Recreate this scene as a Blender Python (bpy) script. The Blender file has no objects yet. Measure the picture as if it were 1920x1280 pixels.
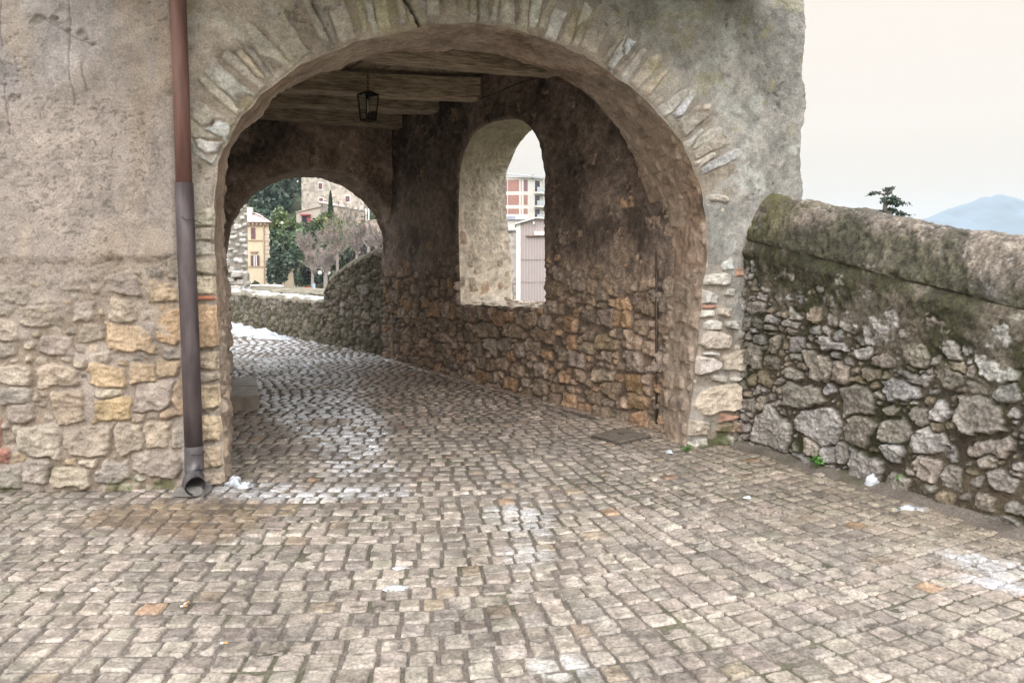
import bpy, math, random
import numpy as np
from mathutils import Vector
R = math.radians
random.seed(7); np.random.seed(7)
sc = bpy.context.scene

# ------------------------------------------------------------------ camera
F = 1500.0; PITCH = R(2.4); EYE = 1.6
PPY = 483 + F * math.tan(PITCH)
cam = bpy.data.cameras.new('camera'); co = bpy.data.objects.new('camera', cam)
sc.collection.objects.link(co); sc.camera = co
co.location = (0, 0, EYE); co.rotation_euler = (R(90) - PITCH, 0, 0)
cam.sensor_width = 36; cam.lens = F / 1920 * 36; cam.shift_y = -(640 - PPY) / 1920
cam.clip_start = 0.05; cam.clip_end = 30000

# ------------------------------------------------------------------ world: overcast sky, brighter overhead
SUN_EL, SUN_AZ = R(34), R(186)
w = bpy.data.worlds.new('World'); sc.world = w; w.use_nodes = True
nt = w.node_tree; nt.nodes.clear()
out = nt.nodes.new('ShaderNodeOutputWorld'); bg = nt.nodes.new('ShaderNodeBackground')
sky = nt.nodes.new('ShaderNodeTexSky'); sky.sky_type = 'NISHITA'; sky.sun_disc = False
sky.sun_elevation = SUN_EL; sky.sun_rotation = SUN_AZ; sky.dust_density = 4
tc = nt.nodes.new('ShaderNodeTexCoord'); sep = nt.nodes.new('ShaderNodeSeparateXYZ')
ramp = nt.nodes.new('ShaderNodeValToRGB')
ramp.color_ramp.elements[0].position = 0.0; ramp.color_ramp.elements[0].color = (7.4, 5.5, 3.6, 1)
ramp.color_ramp.elements[1].position = 0.32; ramp.color_ramp.elements[1].color = (10.2, 9.1, 7.9, 1)
e = ramp.color_ramp.elements.new(0.15); e.color = (9.7, 8.4, 7.2, 1)
e = ramp.color_ramp.elements.new(0.62); e.color = (21.6, 21.5, 21.6, 1)
e = ramp.color_ramp.elements.new(1.0); e.color = (25.4, 25.5, 26.0, 1)
mix = nt.nodes.new('ShaderNodeMix'); mix.data_type = 'RGBA'; mix.inputs[0].default_value = 0.93
nt.links.new(tc.outputs['Generated'], sep.inputs[0]); nt.links.new(sep.outputs[2], ramp.inputs[0])
nt.links.new(sky.outputs[0], mix.inputs[6]); nt.links.new(ramp.outputs[0], mix.inputs[7])
mr = nt.nodes.new('ShaderNodeMapRange'); mr.interpolation_type = 'SMOOTHSTEP'       # sky behind the camera boosted, added to light the passage
mr.inputs[1].default_value = 0.1; mr.inputs[2].default_value = -1.0; mr.inputs[3].default_value = 1.0; mr.inputs[4].default_value = 2.6
nt.links.new(sep.outputs[1], mr.inputs[0]); vs_ = nt.nodes.new('ShaderNodeVectorMath'); vs_.operation = 'SCALE'
nt.links.new(mix.outputs[2], vs_.inputs[0]); nt.links.new(mr.outputs[0], vs_.inputs['Scale'])
nt.links.new(vs_.outputs[0], bg.inputs[0]); bg.inputs[1].default_value = 0.1
nt.links.new(bg.outputs[0], out.inputs[0])
sl = bpy.data.lights.new('sun', 'SUN'); sl.energy = 1.0; sl.angle = R(50); sl.color = (1, 0.965, 0.92)
so = bpy.data.objects.new('sun', sl); sc.collection.objects.link(so)
so.rotation_euler = (R(90) - SUN_EL, 0, R(180) - SUN_AZ)
sc.view_settings.view_transform = 'Standard'; sc.view_settings.look = 'None'
sc.view_settings.gamma = 1; sc.view_settings.exposure = 0.06
sc.cycles.max_bounces = 6; sc.cycles.diffuse_bounces = 4; sc.cycles.glossy_bounces = 3
sc.cycles.volume_bounces = 1; sc.cycles.use_denoising = True

# ------------------------------------------------------------------ unprojection helpers (photo pixels -> places)
def ray(px, py):
    c, s = math.cos(PITCH), math.sin(PITCH)
    x = (px - 960) / F; yv = -(py - PPY) / F
    return np.array([x, c + yv * s, -s + yv * c])
def ground(px, py, z=0.0):
    d = ray(px, py); t = (z - EYE) / d[2]
    return np.array([0, 0, EYE]) + d * t
def at(px, py, Y):
    d = ray(px, py); return np.array([0, 0, EYE]) + d * (Y / d[1])
class Plane:
    """vertical plane through P0 (xy) along unit dir t; coordinates (a, h); n = outward normal"""
    def __init__(s, P0, P1=None, ang=None, side=1):
        s.P0 = np.array(P0[:2], float)
        if ang is None:
            v = np.array(P1[:2]) - s.P0; s.t = v / np.linalg.norm(v)
        else: s.t = np.array([math.cos(ang), math.sin(ang)])
        s.n = np.array([s.t[1], -s.t[0]]) * side
    def uv(s, px, py):
        d = ray(px, py); k = np.dot(s.P0, s.n) / np.dot(d[:2], s.n)
        p = d * k; return (float(np.dot(p[:2] - s.P0, s.t)), float(EYE + p[2]))
    def pos(s, A, H, D):
        return np.stack([s.P0[0] + A * s.t[0] + D * s.n[0], s.P0[1] + A * s.t[1] + D * s.n[1], H + 0 * A], -1)
    def off(s, d):
        q = Plane((0, 0), ang=0); q.t = s.t; q.n = s.n; q.P0 = s.P0 + s.n * d; return q

# ------------------------------------------------------------------ noise
def _h(ix, iy, seed):
    n = (ix.astype(np.int64) * 374761393 + iy.astype(np.int64) * 668265263 + seed * 1442695041) & 0xffffffff
    n = ((n ^ (n >> 13)) * 1274126177) & 0xffffffff
    return ((n ^ (n >> 16)) & 0xffff) / 65535.0
def vn(x, y, seed=0):
    x0 = np.floor(x); y0 = np.floor(y); fx = x - x0; fy = y - y0
    fx = fx * fx * (3 - 2 * fx); fy = fy * fy * (3 - 2 * fy)
    a = _h(x0, y0, seed); b = _h(x0 + 1, y0, seed); c = _h(x0, y0 + 1, seed); d = _h(x0 + 1, y0 + 1, seed)
    return (a * (1 - fx) + b * fx) * (1 - fy) + (c * (1 - fx) + d * fx) * fy - 0.5
def fbm(x, y, f=1.0, o=4, seed=0, g=0.5):
    r = 0; amp = 1.0
    ca, sa = 0.8, 0.6
    X = x * f; Y = y * f
    for i in range(o):
        r = r + amp * vn(X, Y, seed + i * 17); amp *= g
        X, Y = (X * ca - Y * sa) * 2.03 + 5.1, (X * sa + Y * ca) * 2.03 + 1.7
    return r
def ss(a, b, x):
    t = np.clip((x - a) / (b - a), 0, 1); return t * t * (3 - 2 * t)
def lerp(a, b, t): return a + (b - a) * t

# ------------------------------------------------------------------ object helpers
C = sc.collection
def tag(o, label=None, cat=None, group=None, kind=None):
    if label: o['label'] = label
    if cat: o['category'] = cat
    if group: o['group'] = group
    if kind: o['kind'] = kind
    return o
def empty(name, loc, label, cat, group=None, rz=0):
    o = bpy.data.objects.new(name, None); C.objects.link(o); o.location = Vector(loc); o.rotation_euler = (0, 0, rz)
    o.empty_display_size = 0.1
    return tag(o, label, cat, group)
def link(name, me, mat, parent=None):
    o = bpy.data.objects.new(name, me); C.objects.link(o)
    if mat is not None and not me.materials: me.materials.append(mat)
    if parent is not None:
        o.parent = parent
        if parent.parent is None: o.location = -Vector(parent.location) if parent.rotation_euler.z == 0 else (0, 0, 0)
    return o
def mesh_np(name, P, faces, col=None, smooth=True):
    me = bpy.data.meshes.new(name)
    P = np.ascontiguousarray(P.reshape(-1, 3), dtype=np.float32); faces = np.ascontiguousarray(faces, dtype=np.int32)
    k = faces.shape[1]
    me.vertices.add(len(P)); me.vertices.foreach_set('co', P.ravel())
    me.loops.add(faces.size); me.loops.foreach_set('vertex_index', faces.ravel())
    me.polygons.add(len(faces)); me.polygons.foreach_set('loop_start', np.arange(0, faces.size, k, dtype=np.int32))
    me.polygons.foreach_set('loop_total', np.full(len(faces), k, dtype=np.int32))
    if smooth: me.polygons.foreach_set('use_smooth', np.ones(len(faces), bool))
    if col is not None:
        col = col.reshape(len(P), -1)
        if col.shape[1] == 3: col = np.concatenate([col, np.full((len(P), 1), .85)], 1)
        a = me.color_attributes.new('Col', 'FLOAT_COLOR', 'POINT')
        a.data.foreach_set('color', np.ascontiguousarray(np.clip(col, 0, 1), dtype=np.float32).ravel())
    me.update(); me.validate(); return me
def grid_faces(nv, nu, keep=None, flip=False):
    i = np.arange((nv) * (nu)).reshape(nv, nu)
    f = np.stack([i[:-1, :-1], i[:-1, 1:], i[1:, 1:], i[1:, :-1]], -1)
    if flip: f = f[..., ::-1]
    f = f.reshape(-1, 4) if keep is None else f[keep]
    return f
class MB:
    """collects boxes, tubes and prisms; build() links them as one mesh"""
    def __init__(s): s.v = []; s.f = []
    def add(s, vs, fs):
        b = len(s.v); s.v += [tuple(map(float, p)) for p in vs]; s.f += [tuple(b + i for i in f) for f in fs]
    def box(s, c, size, rz=0, taper=1.0, ry=0):
        cx, cy, cz = c; sx, sy, sz = [k / 2 for k in size]; vs = []
        for z in (-1, 1):
            k = taper if z > 0 else 1
            for x, y in ((-1, -1), (1, -1), (1, 1), (-1, 1)):
                X, Y, Z = x * sx * k, y * sy * k, z * sz
                X, Z = X * math.cos(ry) + Z * math.sin(ry), -X * math.sin(ry) + Z * math.cos(ry)
                vs.append((cx + X * math.cos(rz) - Y * math.sin(rz), cy + X * math.sin(rz) + Y * math.cos(rz), cz + Z))
        s.add(vs, [(0, 3, 2, 1), (4, 5, 6, 7), (0, 1, 5, 4), (1, 2, 6, 5), (2, 3, 7, 6), (3, 0, 4, 7)]); return s
    def tube(s, pts, r, n=8, cap=True):
        pts = [Vector(p) for p in pts]; rs = r if hasattr(r, '__len__') else [r] * len(pts)
        vs = []
        for i, p in enumerate(pts):
            d = (pts[min(i + 1, len(pts) - 1)] - pts[max(i - 1, 0)]).normalized()
            u = d.cross(Vector((0, 0, 1)) if abs(d.z) < .9 else Vector((1, 0, 0))).normalized(); v = d.cross(u)
            for k in range(n):
                a = 2 * math.pi * k / n; vs.append(p + (u * math.cos(a) + v * math.sin(a)) * rs[i])
        fs = []
        for i in range(len(pts) - 1):
            for k in range(n):
                fs.append((i * n + k, i * n + (k + 1) % n, (i + 1) * n + (k + 1) % n, (i + 1) * n + k))
        if cap: fs += [tuple(range(n))[::-1], tuple((len(pts) - 1) * n + k for k in range(n))]
        s.add(vs, fs); return s
    def poly(s, bottom, top):
        n = len(bottom); s.add(list(bottom) + list(top), [tuple(range(n))[::-1], tuple(range(n, 2 * n))] +
              [(k, (k + 1) % n, n + (k + 1) % n, n + k) for k in range(n)]); return s
    def ball(s, c, r, n=10, sq=1.0):
        vs = []; fs = []
        for i in range(n + 1):
            t = math.pi * i / n
            for k in range(n): vs.append((c[0] + r * math.sin(t) * math.cos(2 * math.pi * k / n), c[1] + r * math.sin(t) * math.sin(2 * math.pi * k / n), c[2] + r * sq * math.cos(t)))
        for i in range(n):
            for k in range(n): fs.append((i * n + k, i * n + (k + 1) % n, (i + 1) * n + (k + 1) % n, (i + 1) * n + k))
        s.add(vs, fs); return s
    def build(s, name, mat, parent=None, bevel=0, smooth=False):
        me = bpy.data.meshes.new(name); me.from_pydata(s.v, [], s.f)
        if smooth: me.polygons.foreach_set('use_smooth', [True] * len(me.polygons))
        me.update(); o = link(name, me, mat, parent)
        if bevel:
            m = o.modifiers.new('b', 'BEVEL'); m.width = bevel; m.segments = 2; m.limit_method = 'ANGLE'
        return o

# ------------------------------------------------------------------ materials
def newmat(name):
    m = bpy.data.materials.new(name); m.use_nodes = True; n = m.node_tree
    return m, n, n.nodes['Principled BSDF']
def mat_attr(name, fine=60, amp=0.35, bump=0.004, mid=9, rough_from_alpha=True, spec=0.35):
    m, n, b = newmat(name)
    a = n.nodes.new('ShaderNodeAttribute'); a.attribute_name = 'Col'
    g = n.nodes.new('ShaderNodeNewGeometry')
    t1 = n.nodes.new('ShaderNodeTexNoise'); t1.inputs['Scale'].default_value = fine; t1.inputs['Detail'].default_value = 4
    t2 = n.nodes.new('ShaderNodeTexNoise'); t2.inputs['Scale'].default_value = mid; t2.inputs['Detail'].default_value = 5
    t3 = n.nodes.new('ShaderNodeTexNoise'); t3.inputs['Scale'].default_value = fine * 2.3; t3.inputs['Detail'].default_value = 3
    for t in (t1, t2, t3): n.links.new(g.outputs['Position'], t.inputs['Vector'])
    r1 = n.nodes.new('ShaderNodeMapRange'); r1.inputs[1].default_value = .3; r1.inputs[2].default_value = .7
    r1.inputs[3].default_value = 1 - amp; r1.inputs[4].default_value = 1 + amp * .8
    n.links.new(t1.outputs[0], r1.inputs[0])
    r2 = n.nodes.new('ShaderNodeMapRange'); r2.inputs[1].default_value = .3; r2.inputs[2].default_value = .7
    r2.inputs[3].default_value = 1 - amp * .6; r2.inputs[4].default_value = 1 + amp * .6
    n.links.new(t2.outputs[0], r2.inputs[0])
    mu = n.nodes.new('ShaderNodeMath'); mu.operation = 'MULTIPLY'
    n.links.new(r1.outputs[0], mu.inputs[0]); n.links.new(r2.outputs[0], mu.inputs[1])
    vm = n.nodes.new('ShaderNodeVectorMath'); vm.operation = 'SCALE'
    n.links.new(a.outputs['Color'], vm.inputs[0]); n.links.new(mu.outputs[0], vm.inputs['Scale'])
    n.links.new(vm.outputs[0], b.inputs['Base Color'])
    if rough_from_alpha:
        ad = n.nodes.new('ShaderNodeMath'); ad.operation = 'MULTIPLY_ADD'; ad.use_clamp = True
        n.links.new(t2.outputs[0], ad.inputs[0]); ad.inputs[1].default_value = .3
        sb = n.nodes.new('ShaderNodeMath'); sb.operation = 'SUBTRACT'; sb.inputs[1].default_value = .15
        n.links.new(a.outputs['Alpha'], sb.inputs[0]); n.links.new(sb.outputs[0], ad.inputs[2])
        n.links.new(ad.outputs[0], b.inputs['Roughness'])
    b.inputs['Specular IOR Level'].default_value = spec
    mm = n.nodes.new('ShaderNodeMath'); mm.operation = 'ADD'
    n.links.new(t1.outputs[0], mm.inputs[0]); n.links.new(t3.outputs[0], mm.inputs[1])
    bp = n.nodes.new('ShaderNodeBump'); bp.inputs['Distance'].default_value = bump; bp.inputs['Strength'].default_value = .8
    n.links.new(mm.outputs[0], bp.inputs['Height']); n.links.new(bp.outputs[0], b.inputs['Normal'])
    return m
def mat_plain(name, col, rough=.7, metal=0, var=.25, scale=6, bump=0.0, spec=.4, stretch=(1, 1, 1)):
    m, n, b = newmat(name)
    tcn = n.nodes.new('ShaderNodeTexCoord'); mp = n.nodes.new('ShaderNodeMapping'); mp.inputs['Scale'].default_value = stretch
    n.links.new(tcn.outputs['Object'], mp.inputs[0])
    t = n.nodes.new('ShaderNodeTexNoise'); t.inputs['Scale'].default_value = scale; t.inputs['Detail'].default_value = 6
    n.links.new(mp.outputs[0], t.inputs[0])
    r = n.nodes.new('ShaderNodeMapRange'); r.inputs[1].default_value = .3; r.inputs[2].default_value = .7
    r.inputs[3].default_value = 1 - var; r.inputs[4].default_value = 1 + var
    n.links.new(t.outputs[0], r.inputs[0])
    vm = n.nodes.new('ShaderNodeVectorMath'); vm.operation = 'SCALE'; vm.inputs[0].default_value = col
    n.links.new(r.outputs[0], vm.inputs['Scale']); n.links.new(vm.outputs[0], b.inputs['Base Color'])
    b.inputs['Roughness'].default_value = rough; b.inputs['Metallic'].default_value = metal
    b.inputs['Specular IOR Level'].default_value = spec
    if bump:
        bp = n.nodes.new('ShaderNodeBump'); bp.inputs['Distance'].default_value = bump
        n.links.new(t.outputs[0], bp.inputs['Height']); n.links.new(bp.outputs[0], b.inputs['Normal'])
    return m
M_wall = mat_attr('weathered_masonry', fine=75, amp=.26)
M_inner = mat_attr('smoked_masonry', amp=.45)
M_par = mat_attr('mossy_masonry', amp=.45)
M_road = mat_attr('wet_cobbles', fine=70, amp=.42, bump=.003, mid=2.5, spec=.5)
M_far = mat_attr('far_masonry', fine=8, amp=.3, bump=.02, mid=1.2)

# ------------------------------------------------------------------ masonry field
class Field:
    def __init__(s, u0, u1, v0, v1, res, seed=1, warp=.010):
        s.res = res; s.u = np.arange(u0, u1 + res * .5, res); s.v = np.arange(v0, v1 + res * .5, res)
        s.u0, s.v0 = u0, v0; s.nu, s.nv = len(s.u), len(s.v)
        s.U, s.V = np.meshgrid(s.u, s.v); s.seed = seed; s.rng = random.Random(seed)
        s.wx = fbm(s.U, s.V, 9, 4, seed + 3) * warp * 2.6; s.wy = fbm(s.U, s.V, 9, 4, seed + 9) * warp * 2.6
        s.E1 = np.full(s.U.shape, 9.); s.E2 = np.full(s.U.shape, 9.); s.ID = np.full(s.U.shape, -1, int)
        s.h = []; s.col = []; s.tx = []; s.ty = []; s.c = []
    def stone(s, x, y, ax, ay, rot=0, sides=6, h=.03, col=(.4, .35, .3), jit=.16, box=.75):
        rg = s.rng; m = math.hypot(ax, ay) * 1.25 + .05
        i0 = max(0, int((x - m - s.u0) / s.res)); i1 = min(s.nu, int((x + m - s.u0) / s.res) + 2)
        j0 = max(0, int((y - m - s.v0) / s.res)); j1 = min(s.nv, int((y + m - s.v0) / s.res) + 2)
        if i1 <= i0 or j1 <= j0: return
        sl = (slice(j0, j1), slice(i0, i1))
        dx = s.U[sl] - x + s.wx[sl]; dy = s.V[sl] - y + s.wy[sl]
        c, sn = math.cos(rot), math.sin(rot); X = dx * c + dy * sn; Y = -dx * sn + dy * c
        d = np.full(X.shape, -9.)
        a0 = rg.uniform(0, .5)
        angs = [0, math.pi / 2, math.pi, -math.pi / 2] + [rg.uniform(-math.pi, math.pi) for _ in range(max(0, sides - 4))]
        for k, a in enumerate(angs):
            if k < 4: aa = a + rg.uniform(-jit, jit) * 1.4; f = rg.uniform(.88, 1.06)
            else: aa = a; f = rg.uniform(.95, 1.12)
            ca, sa = math.cos(aa), math.sin(aa)
            rr = math.hypot(ax * ca, ay * sa)
            if k < 4: rr *= f
            else: rr = (abs(ax * ca) + abs(ay * sa)) * box * f
            d = np.maximum(d, (X * ca + Y * sa) / max(rr, 1e-3))
        E = (d - 1) * min(ax, ay)
        e1, e2, idb = s.E1[sl], s.E2[sl], s.ID[sl]
        less = E < e1
        e2n = np.where(less, e1, np.minimum(e2, E)); e1n = np.where(less, E, e1)
        n = len(s.h); s.ID[sl] = np.where(less, n, idb); s.E1[sl] = e1n; s.E2[sl] = e2n
        s.h.append(h); s.col.append(col); s.tx.append(rg.uniform(-.12, .12)); s.ty.append(rg.uniform(-.12, .12)); s.c.append((x, y))
    def free(s, x, y):
        i = int(round((x - s.u0) / s.res)); j = int(round((y - s.v0) / s.res))
        if 0 <= i < s.nu and 0 <= j < s.nv: return s.E1[j, i]
        return 9.
    def fill(s, n, ax, asp, ok, pal, h=(.02, .04), gap=.012, rot=.12, sides=(5, 8), box=.75):
        rg = s.rng
        for _ in range(n):
            x = rg.uniform(s.u[0], s.u[-1]); y = rg.uniform(s.v[0], s.v[-1])
            if not ok(x, y): continue
            a = rg.uniform(*ax); b = a * rg.uniform(*asp)
            if s.free(x, y) < b * .9 + gap: continue
            if min(s.free(x + a * .75, y), s.free(x - a * .75, y)) < gap: continue
            if min(s.free(x, y + b * .8), s.free(x, y - b * .8)) < gap * .6: continue
            if min(s.free(x + a * .6, y + b * .6), s.free(x - a * .6, y - b * .6), s.free(x + a * .6, y - b * .6), s.free(x - a * .6, y + b * .6)) < gap * .3: continue
            s.stone(x, y, a, b, rg.uniform(-rot, rot), rg.randint(*sides), rg.uniform(*h), pal(rg, x, y), box=box)
    def bake(s, mortar_col, bevel=.016, joint=.003, rough=.006, mortar_rough=.006, colvar=.25, smear=.0, grow=.0):
        """returns D (height above the wall plane, m), colour (.., 3), stone mask t"""
        U, V = s.U, s.V
        ins = np.minimum(-s.E1 + grow, (s.E2 - s.E1) * .5 - joint)
        ins = ins - smear * np.clip(fbm(U, V, 6, 5, s.seed + 71, .6) + .08, 0, 1)
        t = np.clip(ins / bevel, 0, 1); t = 1 - (1 - t) ** 2.2
        n1 = fbm(U, V, 14, 5, s.seed + 21, .55); n2 = fbm(U, V, 55, 3, s.seed + 31); n3 = fbm(U, V, 3.2, 4, s.seed + 41)
        # chiselled facets: folded noise
        n4 = np.abs(fbm(U + n1 * .03, V * 1.8, 11, 4, s.seed + 51)) - .15
        D = mortar_rough * (n1 * 1.4 + n2 * .7)
        c = np.array(mortar_col)[None, None, :] * (1 + colvar * 1.6 * (n1 + .5 * n3) + .25 * n2)[..., None]
        if s.h:
            idc = np.clip(s.ID, 0, None)
            H = np.array(s.h)[idc]; tx = np.array(s.tx)[idc]; ty = np.array(s.ty)[idc]; cc = np.array(s.c)[idc]
            tilt = tx * np.clip(U - cc[..., 0], -.15, .15) + ty * np.clip(V - cc[..., 1], -.15, .15)
            Ds = H + tilt + rough * (n1 * 1.6 + n2 * .8 + n4 * 2.2)
            cs = np.array(s.col)[idc] * (1 + colvar * (1.5 * n1 + n3 + n4 * 1.2) + .2 * n2)[..., None]
            D = lerp(D, Ds, t); c = lerp(c, cs, np.clip(t * 1.6, 0, 1)[..., None])
        return D, np.clip(c, .005, .95), t
def jitcol(rg, c, v=.16, hue=.02):
    k = 1 + rg.uniform(-v, v); return tuple(max(.01, ch * k * (1 + rg.uniform(-hue, hue))) for ch in c)

# ------------------------------------------------------------------ openings: closed star-shaped outlines in wall coordinates
class Opening:
    def __init__(s, pts, centre, jit=.012, seed=3, jf=7):
        s.c = centre
        P = np.array(pts, float); d = P - np.array(centre)
        # densify
        Q = []
        for i in range(len(P)):
            a, b = P[i], P[(i + 1) % len(P)]; n = max(2, int(np.linalg.norm(b - a) / .01))
            for k in range(n): Q.append(a + (b - a) * k / n)
        Q = np.array(Q); ker = 7
        Qs = sum(np.roll(Q, k, 0) for k in range(-ker, ker + 1)) / (2 * ker + 1)
        d = Qs - np.array(centre); ph = np.arctan2(d[:, 1], d[:, 0]); r = np.hypot(d[:, 0], d[:, 1])
        L = np.arange(len(r)) * .01
        nn = fbm(L, L * 0 + seed, jf, 4, seed)
        r = r + jit * 2 * nn
        o = np.argsort(ph); s.ph = np.concatenate([ph[o] - 2 * np.pi, ph[o], ph[o] + 2 * np.pi]); s.r = np.tile(r[o], 3)
    def rad(s, ph): return np.interp(ph, s.ph, s.r)
    def pt(s, ph):
        r = s.rad(ph); return s.c[0] + r * np.cos(ph), s.c[1] + r * np.sin(ph)
    def snap(s, U, V):
        du = U - s.c[0]; dv = V - s.c[1]; ph = np.arctan2(dv, du); r = np.hypot(du, dv); rc = s.rad(ph)
        inside = r < rc
        o = ~inside; nb = np.zeros_like(o)
        nb[1:] |= o[:-1]; nb[:-1] |= o[1:]; nb[:, 1:] |= o[:, :-1]; nb[:, :-1] |= o[:, 1:]
        nb[1:, 1:] |= o[:-1, :-1]; nb[:-1, :-1] |= o[1:, 1:]; nb[1:, :-1] |= o[:-1, 1:]; nb[:-1, 1:] |= o[1:, :-1]
        sn = inside & nb
        U2 = np.where(sn, s.c[0] + rc * np.cos(ph), U); V2 = np.where(sn, s.c[1] + rc * np.sin(ph), V)
        okv = o | sn; keep = okv[:-1, :-1] & okv[1:, :-1] & okv[:-1, 1:] & okv[1:, 1:]
        return U2, V2, keep, np.where(sn, 0, np.maximum(r - rc, 0))
def loft(opf, plf, opb, plb, phs, nk):
    """surface between outline opf on plane plf and opb on plb; returns P (nk, n, 3), arc length, depth, normal"""
    af, hf = opf.pt(phs); ab, hb = opb.pt(phs)
    A = plf.pos(af, hf, 0 * af); B = plb.pos(ab, hb, 0 * ab)
    k = np.linspace(0, 1, nk)[:, None, None]; P = A[None] * (1 - k) + B[None] * k
    s = np.concatenate([[0], np.cumsum(np.linalg.norm(np.diff(A, axis=0), axis=1))])
    dep = np.linalg.norm(B - A, axis=1)
    # normal pointing to opening's axis
    tan = np.gradient(A, axis=0); ker = 5
    pad = np.pad(tan, ((ker, ker), (0, 0)), 'edge'); tan = sum(pad[i:i + len(tan)] for i in range(2 * ker + 1))
    n = np.cross(tan, B - A); n /= np.linalg.norm(n, axis=1)[:, None] + 1e-9
    cen = plf.pos(np.array([opf.c[0]]), np.array([opf.c[1]]), np.array([0.]))[0]
    if np.mean(np.sum(n * (cen - A), axis=1)) < 0: n = -n
    return P, s, dep, n

# ================================================================== PLACES
A0 = ground(424, 908); B0 = ground(1288, 838)
FAC = Plane(A0, B0)                      # front wall plane, a from left jamb foot
t0 = FAC.uv(352, 916)[0]                 # bend behind the downpipe
bendP = FAC.pos(np.array(t0), np.array(0.), np.array(0.))
LW = Plane(bendP, ground(0, 919)); LW.n = np.array([LW.t[1], -LW.t[0]]); 
if LW.n[1] > 0: LW.n = -LW.n             # LW: a grows to the left
T1 = .82; BACK = FAC.off(-T1)            # inner face of the front wall
C1 = ground(1232, 803); C2 = ground(738, 673)
TW = Plane(C1, C2); TW.n = np.array([-TW.t[1], TW.t[0]])
if np.dot(TW.n, -np.array(C1[:2])) < 0: TW.n = -TW.n   # faces the tunnel
TL = float(np.linalg.norm(C2[:2] - C1[:2])); T2 = .82
OUT = TW.off(-T2)
RW = Plane(C2, ang=math.atan2(-TW.n[1], -TW.n[0]) + math.pi); RW.n = -TW.t  # rear wall, a grows to the left
T3 = .5; RB = RW.off(-T3)
aR = FAC.uv(1493, 300)[0]
print('FAC', FAC.P0, FAC.t, 'aR', aR, 'TW', TW.P0, TW.t, TW.n, TL, 'RW', RW.t, RW.n)

front_px = [(424, 915), (418, 800), (413, 700), (408, 600), (404, 480), (402, 400), (405, 345), (412, 300), (428, 262), (450, 225), (478, 190), (512, 160), (545, 135), (600, 106), (660, 83), (720, 65), (778, 58), (790, 50), (830, 46), (890, 45), (950, 52), (1010, 68), (1080, 98), (1130, 125), (1180, 162), (1220, 195), (1255, 237), (1280, 272), (1300, 312), (1315, 360), (1322, 405), (1325, 450), (1325, 490), (1318, 520), (1316, 560), (1312, 610), (1308, 660), (1300, 720), (1291, 780), (1287, 836)]
fp = [FAC.uv(*p) for p in front_px]; fp = [(fp[0][0], -.2)] + fp + [(fp[-1][0], -.2)]
CF = (FAC.uv(860, 600)[0], 1.0)
OF = Opening(fp, CF, jit=.010, seed=5)
back_px = [(431, 870), (430, 760), (430, 640), (428, 550), (419, 450), (418, 380), (423, 330), (427, 291), (435, 278), (453, 247), (489, 215), (505, 191), (536, 165), (608, 137), (670, 111), (737, 98), (800, 95), (850, 95), (895, 98), (950, 108), (1000, 121), (1040, 139), (1080, 163), (1117, 191), (1161, 240), (1192, 296), (1209, 350), (1224, 397), (1230, 480), (1231, 600), (1231, 700), (1232, 800)]
bp_ = [BACK.uv(*p) for p in back_px]; bp_ = [(bp_[0][0], -.2)] + bp_ + [(bp_[-1][0], -.2)]
OB = Opening(bp_, (BACK.uv(830, 600)[0], 1.0), jit=.012, seed=8)

rf_px = [(424, 640), (424, 480), (430, 440), (443, 402), (456, 378), (490, 347), (534, 326), (560, 319), (587, 317), (620, 321), (650, 330), (697, 356), (728, 394), (738, 431), (737, 500), (735, 560), (735, 672)]
rp = [RW.uv(*p) for p in rf_px]; rp = [(rp[0][0], -.2)] + rp + [(rp[-1][0], -.2)]
ORF = Opening(rp, (RW.uv(585, 500)[0], 1.0), jit=.010, seed=12)
rb_px = [(430, 600), (423, 470), (424, 450), (437, 409), (462, 375), (494, 353), (525, 338), (562, 331), (600, 334), (637, 347), (675, 372), (700, 400), (715, 434), (721, 462), (723, 560), (727, 664)]
rq = [RB.uv(*p) for p in rb_px]; rq = [(rq[0][0], -.2)] + rq + [(rq[-1][0], -.2)]
ORB = Opening(rq, (RB.uv(580, 500)[0], 1.0), jit=.010, seed=14)
wi_px = [(864, 570), (861, 500), (860, 400), (862, 330), (868, 295), (880, 262), (900, 240), (925, 227), (955, 223), (980, 226), (1000, 240), (1012, 262), (1020, 290), (1023, 340), (1022, 400), (1024, 480), (1024, 577)]
wi = [TW.uv(*p) for p in wi_px]; WIC = (np.mean([p[0] for p in wi]), 2.0)
OWI = Opening(wi, WIC, jit=.012, seed=21, jf=5)
wo_px = [(962, 562), (960, 520), (955, 450), (950, 400), (948, 355), (951, 325), (960, 292), (975, 266), (990, 250), (1000, 243)]
wo = [OUT.uv(*p) for p in wo_px]
l = wo[-1]; sR = wi[-1][0] - .25
wo += [(l[0] - .2, l[1] + .07), (l[0] - .45, l[1] + .02), (sR + .35, l[1] - .1), (sR + .1, 2.9), (sR, 2.6), (sR, 1.6), (sR, wo[0][1])]
OWO = Opening(wo, (np.mean([p[0] for p in wo[:9]]) - .8, 2.0), jit=.02, seed=23, jf=5)
print('front opening', fp[1], fp[-2], 'crown', max(p[1] for p in fp), 'window', wi[0], wi[-1], 'rear', rp[1], rp[-2])

# ================================================================== GATEHOUSE
GH = empty('gatehouse', (0, 0, 0), 'old stone and plaster gatehouse pierced by a wide arched passage', 'gatehouse')
pal_tan = [tuple(.78 * k_ for k_ in c_) for c_ in [(.38, .325, .265), (.36, .31, .25), (.33, .285, .235), (.40, .345, .285), (.40, .31, .215), (.43, .36, .28), (.29, .255, .22)]]
pal_white = [(.55, .53, .50), (.50, .50, .50), (.58, .55, .50), (.47, .48, .50)]
def P_tan(rg, x, y): return jitcol(rg, rg.choice(pal_tan))

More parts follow.
